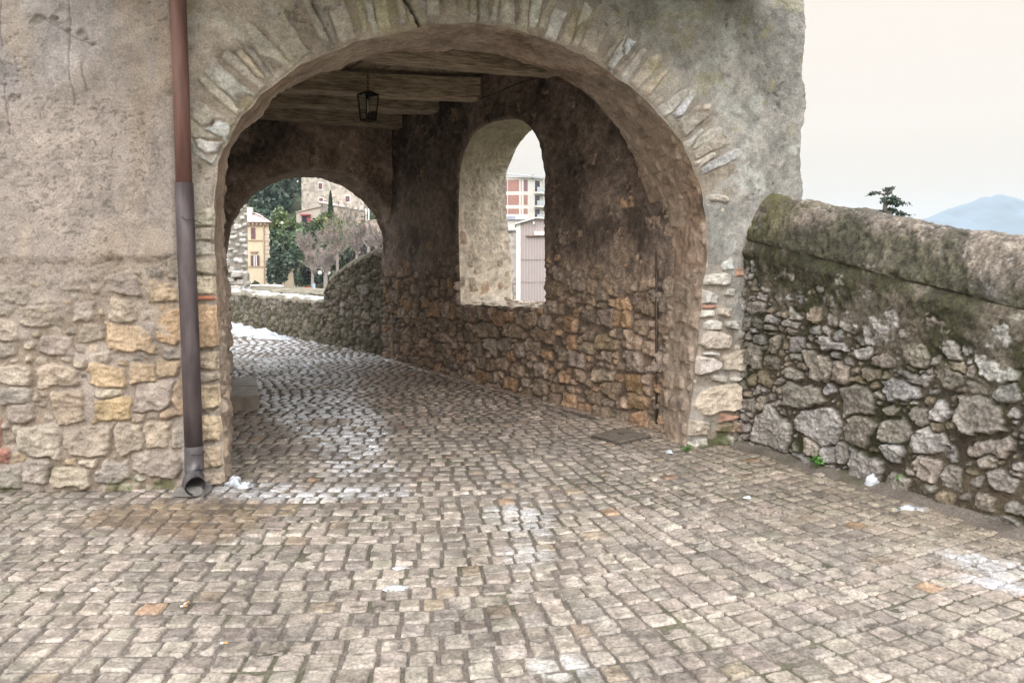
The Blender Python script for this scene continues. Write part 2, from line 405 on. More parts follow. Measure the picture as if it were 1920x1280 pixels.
# ---- front wall right of the bend
HT = 4.9
f = Field(t0, aR + .05, -.04, HT, .0075, seed=11, warp=.006)
rg = f.rng
def edge_pts(px): return FAC.uv(*px)
# voussoirs round the arch
phs = np.linspace(math.pi * 1.06, -.06 * math.pi, 4000); ca, ch = OF.pt(phs)
arc = np.concatenate([[0], np.cumsum(np.hypot(np.diff(ca), np.diff(ch)))])
sv = 0.02
while sv < arc[-1]:
    i = int(np.searchsorted(arc, sv)); i = min(i, len(ca) - 12)
    tx_, ty_ = ca[min(i + 10, len(ca) - 1)] - ca[max(i - 10, 0)], ch[min(i + 10, len(ca) - 1)] - ch[max(i - 10, 0)]
    rot = math.atan2(CF[1] + .35 - ch[i], CF[0] - ca[i]) + rg.uniform(-.1, .1)
    wdt = rg.choice([.026, .034, .042, .055, .072]) * rg.uniform(.8, 1.15); ln = rg.uniform(.13, .24)
    cpos = ln + rg.uniform(.0, .05)
    px_, py_ = ca[i] - math.cos(rot) * cpos, ch[i] - math.sin(rot) * cpos
    if ch[i] > (2.2 if ca[i] < CF[0] else 2.28):
        base = rg.choice([(.40, .37, .32), (.37, .345, .30), (.42, .38, .32), (.35, .33, .295), (.44, .43, .40)] + ([(.46, .46, .46)] if rg.random() < .4 else [])); rot += rg.uniform(-.04, .04)
        f.stone(px_, py_, ln, wdt, rot, 6, rg.uniform(.014, .028), jitcol(rg, base), jit=.07, box=.95)
    sv += wdt * 2 + rg.uniform(.006, .022)
# marked stones of the ring seen in the photo (pale blue-white blocks)
for (x0, y0, x1, y1, wd, col) in [(480, 90, 535, 140, .045, (.60, .66, .70)), (445, 95, 500, 150, .03, (.5, .45, .36)), (398, 140, 470, 190, .04, (.50, .42, .30)), (385, 228, 430, 250, .07, (.52, .53, .54)), (362, 265, 405, 285, .07, (.58, .57, .55)),
                              (1262, 225, 1305, 165, .045, (.55, .56, .58)), (1240, 205, 1285, 150, .03, (.5, .47, .42)), (1275, 240, 1335, 190, .028, (.48, .43, .37)), (1285, 276, 1318, 245, .035, (.56, .56, .52)), 
                              (1300, 312, 1345, 288, .04, (.55, .52, .46)), (1165, 100, 1185, 70, .05, (.58, .62, .66)), (755, 0, 800, -30, .09, (.6, .62, .63)), (1085, 60, 1105, 10, .05, (.58, .56, .52))]:
    p, q = FAC.uv(x0, y0), FAC.uv(x1, y1)
    f.stone((p[0] + q[0]) / 2, (p[1] + q[1]) / 2, math.hypot(p[0] - q[0], p[1] - q[1]) / 2, wd, math.atan2(q[1] - p[1], q[0] - p[0]), 6, .030, jitcol(rg, col, .05), jit=.1, box=.9)
# jamb stones beside the downpipe and quoins of the right pier
def pxstone(fld, pl, x0, y0, x1, y1, col, h=.035, sides=5, box=.9, rot=0., jit=.08):
    p, q = pl.uv(x0, y1), pl.uv(x1, y0); 
    fld.stone((p[0] + q[0]) / 2, (p[1] + q[1]) / 2, abs(q[0] - p[0]) / 2, abs(q[1] - p[1]) / 2, rot, sides, h, jitcol(fld.rng, col, .06), jit=jit, box=box)
y = 370
for (ya, yb, col) in [(392, 425, (.42, .38, .31)), (428, 452, (.46, .42, .34)), (455, 480, (.50, .46, .40)), (483, 512, (.45, .40, .32)), (514, 552, (.46, .40, .31)), (566, 652, (.50, .36, .24)), (658, 695, (.46, .38, .29)), (700, 718, (.42, .36, .29)), (722, 768, (.47, .38, .27)), (775, 830, (.50, .41, .29)), (833, 878, (.45, .37, .28)), (882, 912, (.40, .33, .26))]:
    pxstone(f, FAC, 352, ya, 410 + (ya - 400) * .025, yb, col, h=.03)
pxstone(f, FAC, 345, 554, 412, 562, (.42, .17, .1), h=.03)
for (x0, y0, x1, y1, col) in [(1318, 512, 1366, 537, (.62, .60, .57)), (1313, 546, 1352, 570, (.60, .60, .59)), (1306, 568, 1345, 578, (.45, .2, .13)), (1312, 580, 1345, 594, (.60, .58, .54)), (1315, 600, 1358, 620, (.60, .59, .57)), (1345, 578, 1372, 592, (.5, .43, .36)), (1312, 622, 1370, 655, (.56, .50, .44)), (1310, 660, 1352, 668, (.60, .59, .56)), (1286, 671, 1346, 698, (.58, .54, .50)), (1298, 720, 1388, 775, (.55, .46, .38)), (1346, 775, 1395, 786, (.42, .2, .13)), (1282, 785, 1340, 818, (.47, .40, .33)), (1344, 790, 1398, 812, (.36, .25, .18)), (1292, 820, 1324, 842, (.52, .50, .45)), (1348, 818, 1378, 840, (.45, .42, .36)), (1350, 488, 1376, 508, (.62, .66, .66)), (1358, 540, 1378, 554, (.55, .55, .52)), (1380, 502, 1390, 518, (.5, .22, .15)), (1362, 706, 1386, 722, (.5, .48, .44)), (1362, 600, 1386, 618, (.52, .52, .5)), (1320, 460, 1334, 508, (.48, .47, .45)), (1348, 660, 1400, 695, (.42, .36, .3)), (1330, 365, 1362, 378, (.5, .46, .42)), (1325, 700, 1360, 716, (.45, .4, .35))]:
    pxstone(f, FAC, x0 + rg.uniform(-4, 4), y0, x1 + rg.uniform(-8, 5), y1, tuple(lerp(k_, m_, .35) for k_, m_ in zip(col, (.38, .34, .29))), h=rg.uniform(.03, .055), sides=8, box=.76, jit=.2, rot=rg.uniform(-.1, .1))
# sunken small stones elsewhere
f.fill(5000, (.05, .10), (.45, .8), lambda x, y: y < 1.5 and not (.1 < x < FAC.uv(1300, 600)[0]), P_tan, h=(.004, .02))
f.fill(2600, (.02, .045), (.5, .9), lambda x, y: y < 2.1 and not (.1 < x < FAC.uv(1300, 600)[0]), lambda r, x, y: jitcol(r, (.45, .42, .36)), h=(.004, .016))
D, c, t = f.bake((.27, .235, .195), bevel=.009, joint=.004, rough=.010)
U, V = f.U, f.V
n_l = fbm(U, V, 1.3, 4, 301); n_m = fbm(U, V, 5, 4, 302); n_f = fbm(U, V, 24, 4, 303, .6)
_, _, _, dist = OF.snap(U, V)
# plaster: covers everything except ring, jamb and quoins; shows worn stone through
ringm = ss(.44, .26, dist + n_m * .10) * ss(2.0, 2.2, V)
jamb = ss(.36, .30, U - t0 - 0 * U) * ss(2.15, 1.9, V + n_m * .3)
quoin = ss(FAC.uv(1300, 600)[0] - .1, FAC.uv(1300, 600)[0], U) * ss(1.75, 1.45, V + n_m * .25) * ss(.36, .22, U - FAC.uv(1325, 600)[0] + n_m * .18 - .35 * ss(.9, .3, V))
expo = np.clip(np.maximum(np.maximum(ringm, jamb), quoin), 0, 1)
pl_h = .020 + n_m * .012 + n_f * .006
PD = lerp(pl_h, -.002 + n_m * .034 - .003 * (U < CF[0]), expo)
rightness = ss(1.2, 3.2, U)
pc_l = np.array([.37, .335, .295]); pc_r = np.array([.315, .305, .285])
pc = lerp(pc_l, pc_r, rightness[..., None]) * (1 + .35 * n_l + .35 * n_m + .30 * n_f)[..., None]
# grey lichen weathering, yellow-green lichen and damp
lich = ss(.10, .32, fbm(U, V, 2.6, 5, 310, .6)) * rightness
pc = lerp(pc, np.array([.21, .215, .20]), (lich * .75)[..., None])
yl = ss(.26, .42, fbm(U, V, 4.5, 5, 311, .62) + .16 * ringm * (1 - rightness) + .05 * rightness) * ss(2.2, 2.7, V)
white = ss(.25, .42, fbm(U, V, 3.5, 5, 316, .65)) * .5
pc = lerp(pc, np.array([.48, .50, .48]), (white * (1 - lich))[..., None])
lay = ss(.10, .125, fbm(U, V, 1.5, 6, 350, .6)) * (1 - expo); lay2 = ss(.16, .175, fbm(U, V, 3.4, 6, 351, .62)) * (1 - expo)
PD = PD - .004 * lay - .004 * lay2; pc = pc * (1 - .10 * lay - .12 * lay2)[..., None]
ckm = ss(.010, .003, np.abs(fbm(U, V, 1.3, 6, 352, .62))) * ss(-.05, .15, fbm(U, V, .9, 2, 353)) * (1 - expo); PD = PD - .004 * ckm; pc = pc * (1 - .35 * ckm)[..., None]
cov = ss(-.004, .004, PD - D + n_f * .004)
D2 = np.maximum(D, PD); c2 = lerp(c, pc, (cov * (1 - .5 * expo))[..., None])
c2 = lerp(c2, np.array([.30, .28, .12]), (yl * .32)[..., None])
# dark pits in the render
pit = ss(.34, .42, fbm(U, V, 21, 3, 320, .5)) * ss(-.1, .25, fbm(U, V, 2, 3, 321))
D2 -= pit * .010; c2 *= (1 - .35 * pit)[..., None]
# moss low on the right pier
ms = ss(.28, .05, V + n_m * .15) * ss(-.05, .2, fbm(U, V, 7, 4, 330)) * rightness
c2 = lerp(c2, np.array([.07, .085, .025]), (ms * .8)[..., None])
# crack from the crown up to the left (photo: 760,0 -> 790,55)
ck = [FAC.uv(792, 58), FAC.uv(782, 40), FAC.uv(772, 22), FAC.uv(760, 0), FAC.uv(750, -40)]
for (p, q) in zip(ck[:-1], ck[1:]):
    dx, dy = q[0] - p[0], q[1] - p[1]; L = math.hypot(dx, dy)
    al = ((U - p[0]) * dx + (V - p[1]) * dy) / L; pe = np.abs((U - p[0]) * dy - (V - p[1]) * dx) / L + n_f * .008
    k = ss(.016, .005, pe) * (al > -.01) * (al < L + .01); D2 -= k * .055; c2 *= (1 - .5 * k)[..., None]
D2 -= .022 * ss(.03, 0, dist)
U2, V2, keep, dist = OF.snap(U, V)
D2 = D2 * ss(0, .02, dist) if False else np.where(dist <= 0, 0, D2 * ss(-.004, .022, dist))
D2 = lerp(np.full(D2.shape, .03), D2, ss(t0, t0 + .06, U)); U2 = U2 - .012 * (U < t0 + .001)
# ragged right edge
ed = ss(aR - .15, aR, U); U2 = U2 + ed * (fbm(V, V * 0 + 4, 6, 5, 340) * .05)
P = FAC.pos(U2, V2, D2)
link('front_wall', mesh_np('front_wall', P, grid_faces(f.nv, f.nu, keep), c2), M_wall, GH)
edgeR = P[:, -1, :]
# ---- front arch soffit and jambs
def soffit(name, opf, plf, opb, plb, ph0, ph1, n, nk, seed, colA, colB, stones=None, mat=M_wall, rough=.02, colfn=None, parent=GH):
    phs = np.linspace(ph0, ph1, n); P, s, dep, nr = loft(opf, plf, opb, plb, phs, nk)
    S = np.tile(s, (nk, 1)); K = np.linspace(0, 1, nk)[:, None] * dep.mean() * np.ones((1, n))
    n1 = fbm(S, K, 5, 5, seed, .55); n2 = fbm(S, K, 26, 4, seed + 5, .6); n3 = fbm(S, K, 1.3, 3, seed + 8)
    fade = ss(0, .05, K) * ss(0, .02, K.max() - K)
    D = rough * (n1 * 1.0 + n2 * .5)
    c = lerp(np.array(colA), np.array(colB), ss(-.2, .3, n3 + n1 * .5)[..., None]) * (1 + .5 * n1 + .4 * n2)[..., None]
    if stones is not None:
        fl = Field(0, s[-1], 0, K.max() + .02, .012, seed=seed + 77)
        stones(fl); sd, scol, st = fl.bake(colB, bevel=.014)
        ii = np.clip((S / .012).astype(int), 0, fl.nu - 1); jj = np.clip((K / .012).astype(int), 0, fl.nv - 1)
        H = P[..., 2]
        low = np.maximum(ss(1.5, 1.0, H + n1 * .6), .55 * ss(-.02, .16, fbm(S, K, 1.6, 4, seed + 12)))
        D = lerp(D, sd[jj, ii], low); c = lerp(c, scol[jj, ii], low[..., None])
    if colfn is not None: c = colfn(c, P, n1, n2, n3)
    P = P + nr[None] * (D * fade)[..., None]
    return link(name, mesh_np(name, P, grid_faces(nk, n), c), mat, parent)
def st_jamb(fl):
    fl.fill(1500, (.045, .085), (1.2, 1.9), lambda x, y: True, lambda r, x, y: jitcol(r, r.choice([(.33, .26, .2), (.37, .3, .24), (.3, .25, .2)])), h=(.02, .04))
    fl.fill(2500, (.02, .04), (.9, 1.5), lambda x, y: True, lambda r, x, y: jitcol(r, (.34, .28, .22)), h=(.01, .03))
soffit('arch_soffit', OF, FAC, OB, BACK, -math.pi * .5 + .45, math.pi * 1.5 - .45, 1300, 80, 401, (.34, .25, .19), (.42, .34, .275), stones=st_jamb, rough=.022)

# ---- left wall (photo left of the downpipe): a grows to the left
LL = 2.6
g = Field(0, LL, -.04, HT, .0085, seed=31)
rg = g.rng
marks = [(292, 566, 372, 652, (.50, .33, .19)), (205, 608, 290, 662, (.49, .36, .22)), (258, 386, 298, 424, (.44, .36, .27)), (163, 682, 236, 722, (.50, .38, .22)), (72, 682, 155, 726, (.45, .37, .29)), (245, 682, 290, 715, (.52, .40, .26)), (292, 672, 340, 708, (.46, .34, .22)), (0, 684, 62, 726, (.43, .38, .31)), (178, 744, 250, 790, (.52, .37, .19)), (258, 712, 340, 775, (.38, .33, .29)), (100, 730, 162, 790, (.42, .34, .26)), (30, 795, 112, 858, (.40, .36, .31)), (118, 796, 212, 856, (.38, .31, .26)), (218, 793, 272, 850, (.43, .37, .30)), (272, 790, 318, 842, (.46, .38, .29)), (250, 845, 348, 895, (.31, .28, .25)), (183, 860, 248, 905, (.33, .31, .29)), (92, 872, 172, 915, (.44, .38, .31)), (145, 858, 192, 880, (.45, .40, .32)), (48, 858, 98, 908, (.38, .35, .32)), (0, 872, 44, 915, (.36, .33, .30)), (18, 760, 66, 802, (.33, .29, .25)), (2, 722, 58, 756, (.34, .31, .28)), (198, 512, 260, 552, (.38, .33, .28)), (200, 565, 272, 602, (.42, .35, .27)), (140, 562, 182, 600, (.30, .27, .23)), (40, 575, 120, 612, (.40, .35, .29)), (318, 700, 350, 780, (.42, .30, .21)), (320, 800, 350, 840, (.34, .30, .26)), (248, 880, 272, 900, (.50, .48, .42)), (75, 628, 140, 668, (.36, .32, .28)), (182, 730, 232, 742, (.48, .42, .33)), (0, 535, 60, 570, (.38, .34, .29)), (90, 510, 175, 545, (.36, .31, .27)), (0, 600, 40, 640, (.38, .33, .28)), (0, 838, 18, 870, (.45, .16, .12)), (-40, 780, 4, 830, (.45, .14, .1)), (312, 480, 345, 520, (.33, .29, .24))]
for (x0, y0, x1, y1, col) in marks:
    col = tuple(.84 * lerp(k_, m_, .38) for k_, m_ in zip(col, (.33, .28, .23)))
    pxstone(g, LW, x0, y0, x1, y1, col, h=.030, sides=7, box=.78, jit=.16, rot=rg.uniform(-.08, .08))
g.fill(7000, (.06, .12), (.5, .75), lambda x, y: y < 1.5, P_tan, h=(.02, .038), gap=.003)
g.fill(9000, (.02, .06), (.5, .9), lambda x, y: y < 1.55, P_tan, h=(.012, .034), gap=.002)
D, c, t = g.bake((.22, .18, .14), bevel=.010, rough=.011, smear=.020, grow=.008)
U, V = g.U, g.V
n_l = fbm(U, V, 1.0, 4, 501); n_m = fbm(U, V, 4.5, 4, 502); n_f = fbm(U, V, 24, 4, 503, .6)
up = ss(1.55, 1.62, V + .02 * n_m) ; midz = ss(.95, 1.35, V + n_m * .45)
PD = lerp(lerp(-.002 + n_m * .014, .028 + n_m * .030 + n_f * .010, midz), .052 + n_m * .008 + n_f * .004 * ss(.3, -.1, n_l), up)
c *= lerp(np.array([1., 1., 1.]), np.array([.92, .92, .92]), midz[..., None])
smooth = ss(-.15, .2, fbm(U, V, .9, 3, 511) + (U - 1.) * .25)
pcol = lerp(np.array([.29, .253, .226]), np.array([.295, .270, .260]), smooth[..., None])
pcol = pcol * (1 + .30 * n_l + .22 * n_m + .22 * n_f)[..., None]
ochre = ss(.08, .4, fbm(U * 1.3, V * .6, 2.2, 4, 512)); pcol = lerp(pcol, np.array([.40, .31, .20]), (ochre * .25)[..., None])
streak = ss(.12, .4, fbm(U * 7, V * .35, 1.6, 4, 513)) * ss(2.2, 3.6, V + n_l); pcol = lerp(pcol, np.array([.26, .255, .245]), (streak * .75)[..., None])
lay = ss(.12, .145, fbm(U, V, 1.4, 6, 550, .6)) * midz; lay2 = ss(.17, .185, fbm(U, V, 3.6, 6, 551, .62)) * midz
PD = PD - .003 * lay - .004 * lay2; pcol = pcol * (1 - .07 * lay - .14 * lay2)[..., None]
ckm = ss(.009, .003, np.abs(fbm(U * 1.6, V, 1.1, 6, 552, .6))) * ss(.0, .2, fbm(U, V, .9, 2, 553)) * up; PD = PD - .003 * ckm; pcol = pcol * (1 - .35 * ckm)[..., None]
cov = ss(-.004, .004, PD - D + n_f * .004)
D2 = np.maximum(D, PD); c2 = lerp(c, pcol, (cov * lerp(.8, 1., up))[..., None])
pit = ss(.30, .44, fbm(U, V * 1.6, 34, 4, 520, .6)) * ss(.0, .35, fbm(U, V, 1.7, 3, 521) + .2 * (1 - smooth)) * midz
D2 -= pit * .006; c2 = lerp(c2, c2 * .7, pit[..., None])
# torn patches where the skim has come away (photo 70-180, 30-90) and its fine cracks
for (x0, y0, rr) in [(80, 42, .05), (105, 42, .025), (135, 62, .012), (158, 68, .02), (172, 78, .012), (40, 185, .05), (105, 38, .02), (116, 48, .016), (182, 88, .01)]:
    p = LW.uv(x0, y0); k = ss(rr, rr * .55, np.hypot((U - p[0]) * .8, (V - p[1]) * 1.3) + n_f * .035 + n_m * .02)
    D2 -= k * .012; c2 = lerp(c2, np.array([.20, .18, .155]), (k * .8)[..., None])
for (x0, y0, x1, y1) in [(138, 0, 142, 200), (8, 0, 10, 90), (18, 160, 24, 255), (165, 120, 165, 175), (85, 40, 180, 88)]:
    p, q = LW.uv(x0, y0), LW.uv(x1, y1); dx, dy = q[0] - p[0], q[1] - p[1]; L = math.hypot(dx, dy)
    al = ((U - p[0]) * dx + (V - p[1]) * dy) / L; pe = np.abs((U - p[0]) * dy - (V - p[1]) * dx + n_m * .03 * L) / L
    k = ss(.008, .003, pe) * (al > 0) * (al < L); D2 -= k * .006; c2 *= (1 - .4 * k)[..., None]
gm = ss(.16, .02, V + n_m * .12) * ss(0, .25, fbm(U, V, 5, 4, 530)); c2 = lerp(c2, np.array([.10, .11, .045]), (gm * .7)[..., None])
D2 = lerp(np.full(D2.shape, .03), D2, ss(0, .06, U))
link('left_wall', mesh_np('left_wall', LW.pos(U - .012 * (U < .001), V, D2), grid_faces(g.nv, g.nu, flip=True), c2), M_wall, GH)

# ---- passage side wall with its window (right side)
h = Field(-.25, TL + .35, -.04, 3.95, .013, seed=41)
rg = h.rng
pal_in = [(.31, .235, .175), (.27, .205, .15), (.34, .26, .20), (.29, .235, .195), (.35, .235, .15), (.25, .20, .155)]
def P_in(r, x, y): return jitcol(r, r.choice(pal_in), .2)
for (x0, y0, x1, y1, col) in [(1118, 628, 1162, 660, (.28, .22, .14)), (1115, 688, 1155, 722, (.31, .25, .19)), (1180, 700, 1208, 740, (.30, .2, .11)), (1090, 640, 1115, 665, (.28, .22, .17)), (1070, 655, 1100, 690, (.29, .24, .2)), (900, 600, 935, 635, (.25, .2, .15)), (945, 600, 985, 635, (.26, .2, .15)), (1000, 610, 1045, 645, (.27, .2, .15)), (1182, 735, 1215, 770, (.28, .2, .12))]:
    pxstone(h, TW, x1, y0, x0, y1, col, h=.05, sides=7, box=.8)
# sill course
x = wi[-1][0] - .1
while x < wi[0][0] + .3:
    wd = rg.uniform(.07, .14); h.stone(x + wd, wi[0][1] - .11, wd, rg.uniform(.08, .11), 0, 5, .055, P_in(rg, 0, 0), box=.92); x += 2 * wd + .01
h.fill(6000, (.08, .15), (.5, .85), lambda x, y: y < 1.45, P_in, h=(.03, .055), gap=.003)
h.fill(9000, (.03, .07), (.5, .9), lambda x, y: y < 1.6, P_in, h=(.02, .045), gap=.002)
h.fill(500, (.05, .12), (.5, .9), lambda x, y: y > 1.6, P_in, h=(.01, .035))
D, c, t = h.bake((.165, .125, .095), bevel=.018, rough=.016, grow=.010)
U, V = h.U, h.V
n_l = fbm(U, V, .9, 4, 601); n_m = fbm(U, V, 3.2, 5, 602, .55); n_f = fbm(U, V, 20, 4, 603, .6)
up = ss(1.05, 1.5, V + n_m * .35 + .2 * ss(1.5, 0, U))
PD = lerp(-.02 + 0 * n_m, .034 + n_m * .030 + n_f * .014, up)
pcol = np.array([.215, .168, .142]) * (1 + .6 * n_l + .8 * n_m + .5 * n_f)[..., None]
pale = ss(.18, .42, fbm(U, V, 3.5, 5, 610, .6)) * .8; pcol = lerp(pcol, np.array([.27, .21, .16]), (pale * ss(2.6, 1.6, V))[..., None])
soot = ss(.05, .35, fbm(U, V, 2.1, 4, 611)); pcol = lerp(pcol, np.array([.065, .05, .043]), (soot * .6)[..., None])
cov = ss(-.006, .006, PD - D + n_f * .006)
D2 = np.maximum(D, PD); c2 = lerp(c, pcol, (cov * .95)[..., None])
U2, V2, keep, dist = OWI.snap(U, V)
D2 = np.where(dist <= 0, 0, D2 * ss(-.005, .03, dist))
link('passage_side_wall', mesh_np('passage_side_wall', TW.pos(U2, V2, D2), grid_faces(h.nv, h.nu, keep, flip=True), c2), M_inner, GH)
# window reveal, lit by the open side
def st_rev(fl):
    fl.fill(300, (.05, .11), (.5, .9), lambda x, y: True, lambda r, x, y: jitcol(r, r.choice([(.36, .3, .23), (.42, .37, .31), (.36, .23, .16)])), h=(.01, .03))
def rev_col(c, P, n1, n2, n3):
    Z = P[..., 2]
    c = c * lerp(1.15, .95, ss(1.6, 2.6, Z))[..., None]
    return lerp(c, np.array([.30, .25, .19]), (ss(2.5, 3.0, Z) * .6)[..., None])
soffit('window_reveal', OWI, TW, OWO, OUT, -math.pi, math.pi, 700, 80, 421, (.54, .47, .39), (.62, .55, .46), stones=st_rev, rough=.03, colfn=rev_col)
# outer face of that wall (towards the valley)
o_ = Field(-.40, TL + .6, -6.0, HT, .06, seed=51); U, V = o_.U, o_.V
n_m = fbm(U, V, 3, 4, 701); U2, V2, keep, dist = OWO.snap(U, V)
link('outer_side_wall', mesh_np('outer_side_wall', OUT.pos(U2, V2, n_m * .02 * (dist > 0)), grid_faces(o_.nv, o_.nu, keep), np.array([.33, .30, .26]) * (1 + .4 * n_m)[..., None]), M_wall, GH)
# return from the front wall's right edge to the outer face
nR = len(edgeR); tgt = OUT.pos(np.full(nR, -.40), edgeR[:, 2], np.zeros(nR)); k = np.linspace(0, 1, 30)[:, None, None]
Pq = edgeR[None] * (1 - k) + tgt[None] * k
nn = fbm(Pq[..., 1] * 1., Pq[..., 2], 5, 4, 710)
link('wall_return', mesh_np('wall_return', Pq + np.array([1., 0, 0]) * (nn * .015 * (k[..., 0] > 0))[..., None], grid_faces(30, nR), np.array([.33, .31, .27]) * (1 + .6 * nn)[..., None]), M_wall, GH)

# ---- rear wall with the far arch
r_ = Field(-.15, 3.9, -.04, 3.95, .014, seed=61); U, V = r_.U, r_.V
r_.fill(2500, (.07, .13), (.5, .85), lambda x, y: y < 1.4, P_in, h=(.03, .05))
rr = r_.rng
phs = np.linspace(-.1, math.pi + .1, 1500); ca, ch = ORF.pt(phs); arc2 = np.concatenate([[0], np.cumsum(np.hypot(np.diff(ca), np.diff(ch)))]); sv = 0
while sv < arc2[-1]:
    i = min(int(np.searchsorted(arc2, sv)), len(ca) - 1); rot = math.atan2(ORF.c[1] + .3 - ch[i], ORF.c[0] - ca[i]); ln = rr.uniform(.13, .2); wd = rr.uniform(.03, .06)
    r_.stone(ca[i] - math.cos(rot) * ln, ch[i] - math.sin(rot) * ln, ln, wd, rot, 5, rr.uniform(.025, .045), jitcol(rr, (.30, .22, .175)), jit=.06, box=.9); sv += 2 * wd + .012
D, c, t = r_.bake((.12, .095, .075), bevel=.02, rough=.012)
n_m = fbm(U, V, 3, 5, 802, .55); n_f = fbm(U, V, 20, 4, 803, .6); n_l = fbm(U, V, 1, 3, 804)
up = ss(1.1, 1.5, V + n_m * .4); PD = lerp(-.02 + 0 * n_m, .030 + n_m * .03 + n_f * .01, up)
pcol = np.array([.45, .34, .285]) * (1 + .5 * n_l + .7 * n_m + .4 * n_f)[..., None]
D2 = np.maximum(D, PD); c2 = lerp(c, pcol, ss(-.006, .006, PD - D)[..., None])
c2 = lerp(c2, np.array([.30, .24, .18]), (ss(3.66, 3.60, V + n_m * .01) * 0)[..., None])
U2, V2, keep, dist = ORF.snap(U, V); D2 = np.where(dist <= 0, 0, D2 * ss(-.005, .03, dist))
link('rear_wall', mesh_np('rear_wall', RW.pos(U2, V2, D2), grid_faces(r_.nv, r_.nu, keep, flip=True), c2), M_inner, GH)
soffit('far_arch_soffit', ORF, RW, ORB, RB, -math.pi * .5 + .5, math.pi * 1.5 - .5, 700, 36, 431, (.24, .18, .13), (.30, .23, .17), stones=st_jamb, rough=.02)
# far outer face of the rear wall, inner face of the front wall, passage left wall
for (nm, pl, op, a0, a1, mt, h0) in (('rear_wall_outer_face', RB, ORB, -.9, 4.6, M_wall, HT), ('front_wall_inner_face', BACK, OB, -.4, aR - .6, M_inner, 3.95)):
    q = Field(a0, a1, -.04, h0, .05, seed=71); U2, V2, keep, dist = op.snap(q.U, q.V); n_m = fbm(q.U, q.V, 3, 4, 805)
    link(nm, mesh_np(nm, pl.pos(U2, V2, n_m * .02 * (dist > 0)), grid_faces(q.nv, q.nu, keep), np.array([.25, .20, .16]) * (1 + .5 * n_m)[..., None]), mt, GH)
lft = BACK.pos(np.array(fp[1][0] - .35), np.array(0.), np.array(0.))
LT = Plane(lft, np.array(lft[:2]) + TW.t); LT.n = -TW.n
q = Field(-.1, 6.2, -.04, 3.95, .03, seed=81); rr = q.rng
q.fill(2500, (.08, .15), (.5, .85), lambda x, y: y < 1.5, P_in, h=(.03, .05))
D, c, t = q.bake((.15, .12, .09), bevel=.03)
link('passage_left_wall', mesh_np('passage_left_wall', LT.pos(q.U, q.V, D), grid_faces(q.nv, q.nu), c), M_inner, GH)

# ---- ceiling of planks on squared beams
def mat_wood(name, colA, colB, scale=5, stretch=(1, 9, 9)):
    m, n, b = newmat(name)
    tcn = n.nodes.new('ShaderNodeTexCoord'); mp = n.nodes.new('ShaderNodeMapping'); mp.inputs['Scale'].default_value = stretch
    n.links.new(tcn.outputs['Object'], mp.inputs[0])
    t = n.nodes.new('ShaderNodeTexNoise'); t.inputs['Scale'].default_value = scale; t.inputs['Detail'].default_value = 8; t.inputs['Roughness'].default_value = .65
    n.links.new(mp.outputs[0], t.inputs[0])
    r = n.nodes.new('ShaderNodeValToRGB'); r.color_ramp.elements[0].color = (*colA, 1); r.color_ramp.elements[0].position = .35
    r.color_ramp.elements[1].color = (*colB, 1); r.color_ramp.elements[1].position = .68
    n.links.new(t.outputs[0], r.inputs[0]); n.links.new(r.outputs[0], b.inputs['Base Color']); b.inputs['Roughness'].default_value = .8
    bp = n.nodes.new('ShaderNodeBump'); bp.inputs['Distance'].default_value = .012; n.links.new(t.outputs[0], bp.inputs['Height']); n.links.new(bp.outputs[0], b.inputs['Normal'])
    return m
M_beam = mat_wood('old_beam_wood', (.19, .145, .105), (.74, .61, .45))
M_plank = mat_wood('plank_wood', (.26, .20, .145), (.52, .42, .31), stretch=(6, 1, 6))
def beam(pR, ang, L, wd, ht, zb, seed, name='ceiling_beam'):
    """squared old log: pR = right end on the wall, runs left; local x along"""
    rb = random.Random(seed); n = 26; pts = []
    U_ = np.linspace(0, L, n); prof = []
    for k, (sy, sz) in enumerate([(-.5, 0), (-.35, 0), (.35, 0), (.5, 0), (.5, .5), (.5, 1), (-.5, 1), (-.5, .5)]):
        dy = fbm(U_, U_ * 0 + k * 3.1, 1.6, 4, seed) * .035; dz = fbm(U_, U_ * 0 + k * 5.3, 1.6, 4, seed + 5) * .04
        rnd = .02 if k in (0, 3) else 0
        prof.append(np.stack([U_, sy * wd + dy, sz * ht + dz + rnd], -1))
    prof = np.stack(prof, 1); v = prof.reshape(-1, 3)
    fs = [(i * 8 + k, (i + 1) * 8 + k, (i + 1) * 8 + (k + 1) % 8, i * 8 + (k + 1) % 8) for i in range(n - 1) for k in range(8)]
    me = bpy.data.meshes.new(name); me.from_pydata([tuple(p) for p in v], [], fs + [tuple(range(8)), tuple(range((n - 1) * 8, n * 8))[::-1]]); me.update()
    o = link(name, me, M_beam, GH); o.location = (pR[0], pR[1], zb); o.rotation_euler = (0, 0, ang)
    m = o.modifiers.new('b', 'BEVEL'); m.width = .012; m.segments = 2
    return o
fa = math.atan2(FAC.t[1], FAC.t[0])
def onTW(px, py):
    s_, z_ = TW.uv(px, py); return s_, z_
for i, (px, py, dang) in enumerate([(1190, 62, 4), (1045, 150, 4), (900, 190, -4), (820, 213, -4), (752, 243, 8)]):
    s_, z_ = onTW(px, py); pR = TW.pos(np.array(s_), np.array(0.), np.array(-.1))
    s_z = min(max(z_, 3.56), 3.66)
    beam(pR, math.pi + fa + R(dang), 4.6, .24, .27, s_z, 900 + i)
pk = MB(); rb = random.Random(5)
x = -1.2
while x < TL + .8:    # planks run along the passage's cross direction gaps: each plank parallel to the passage
    x += 10
x = -.3
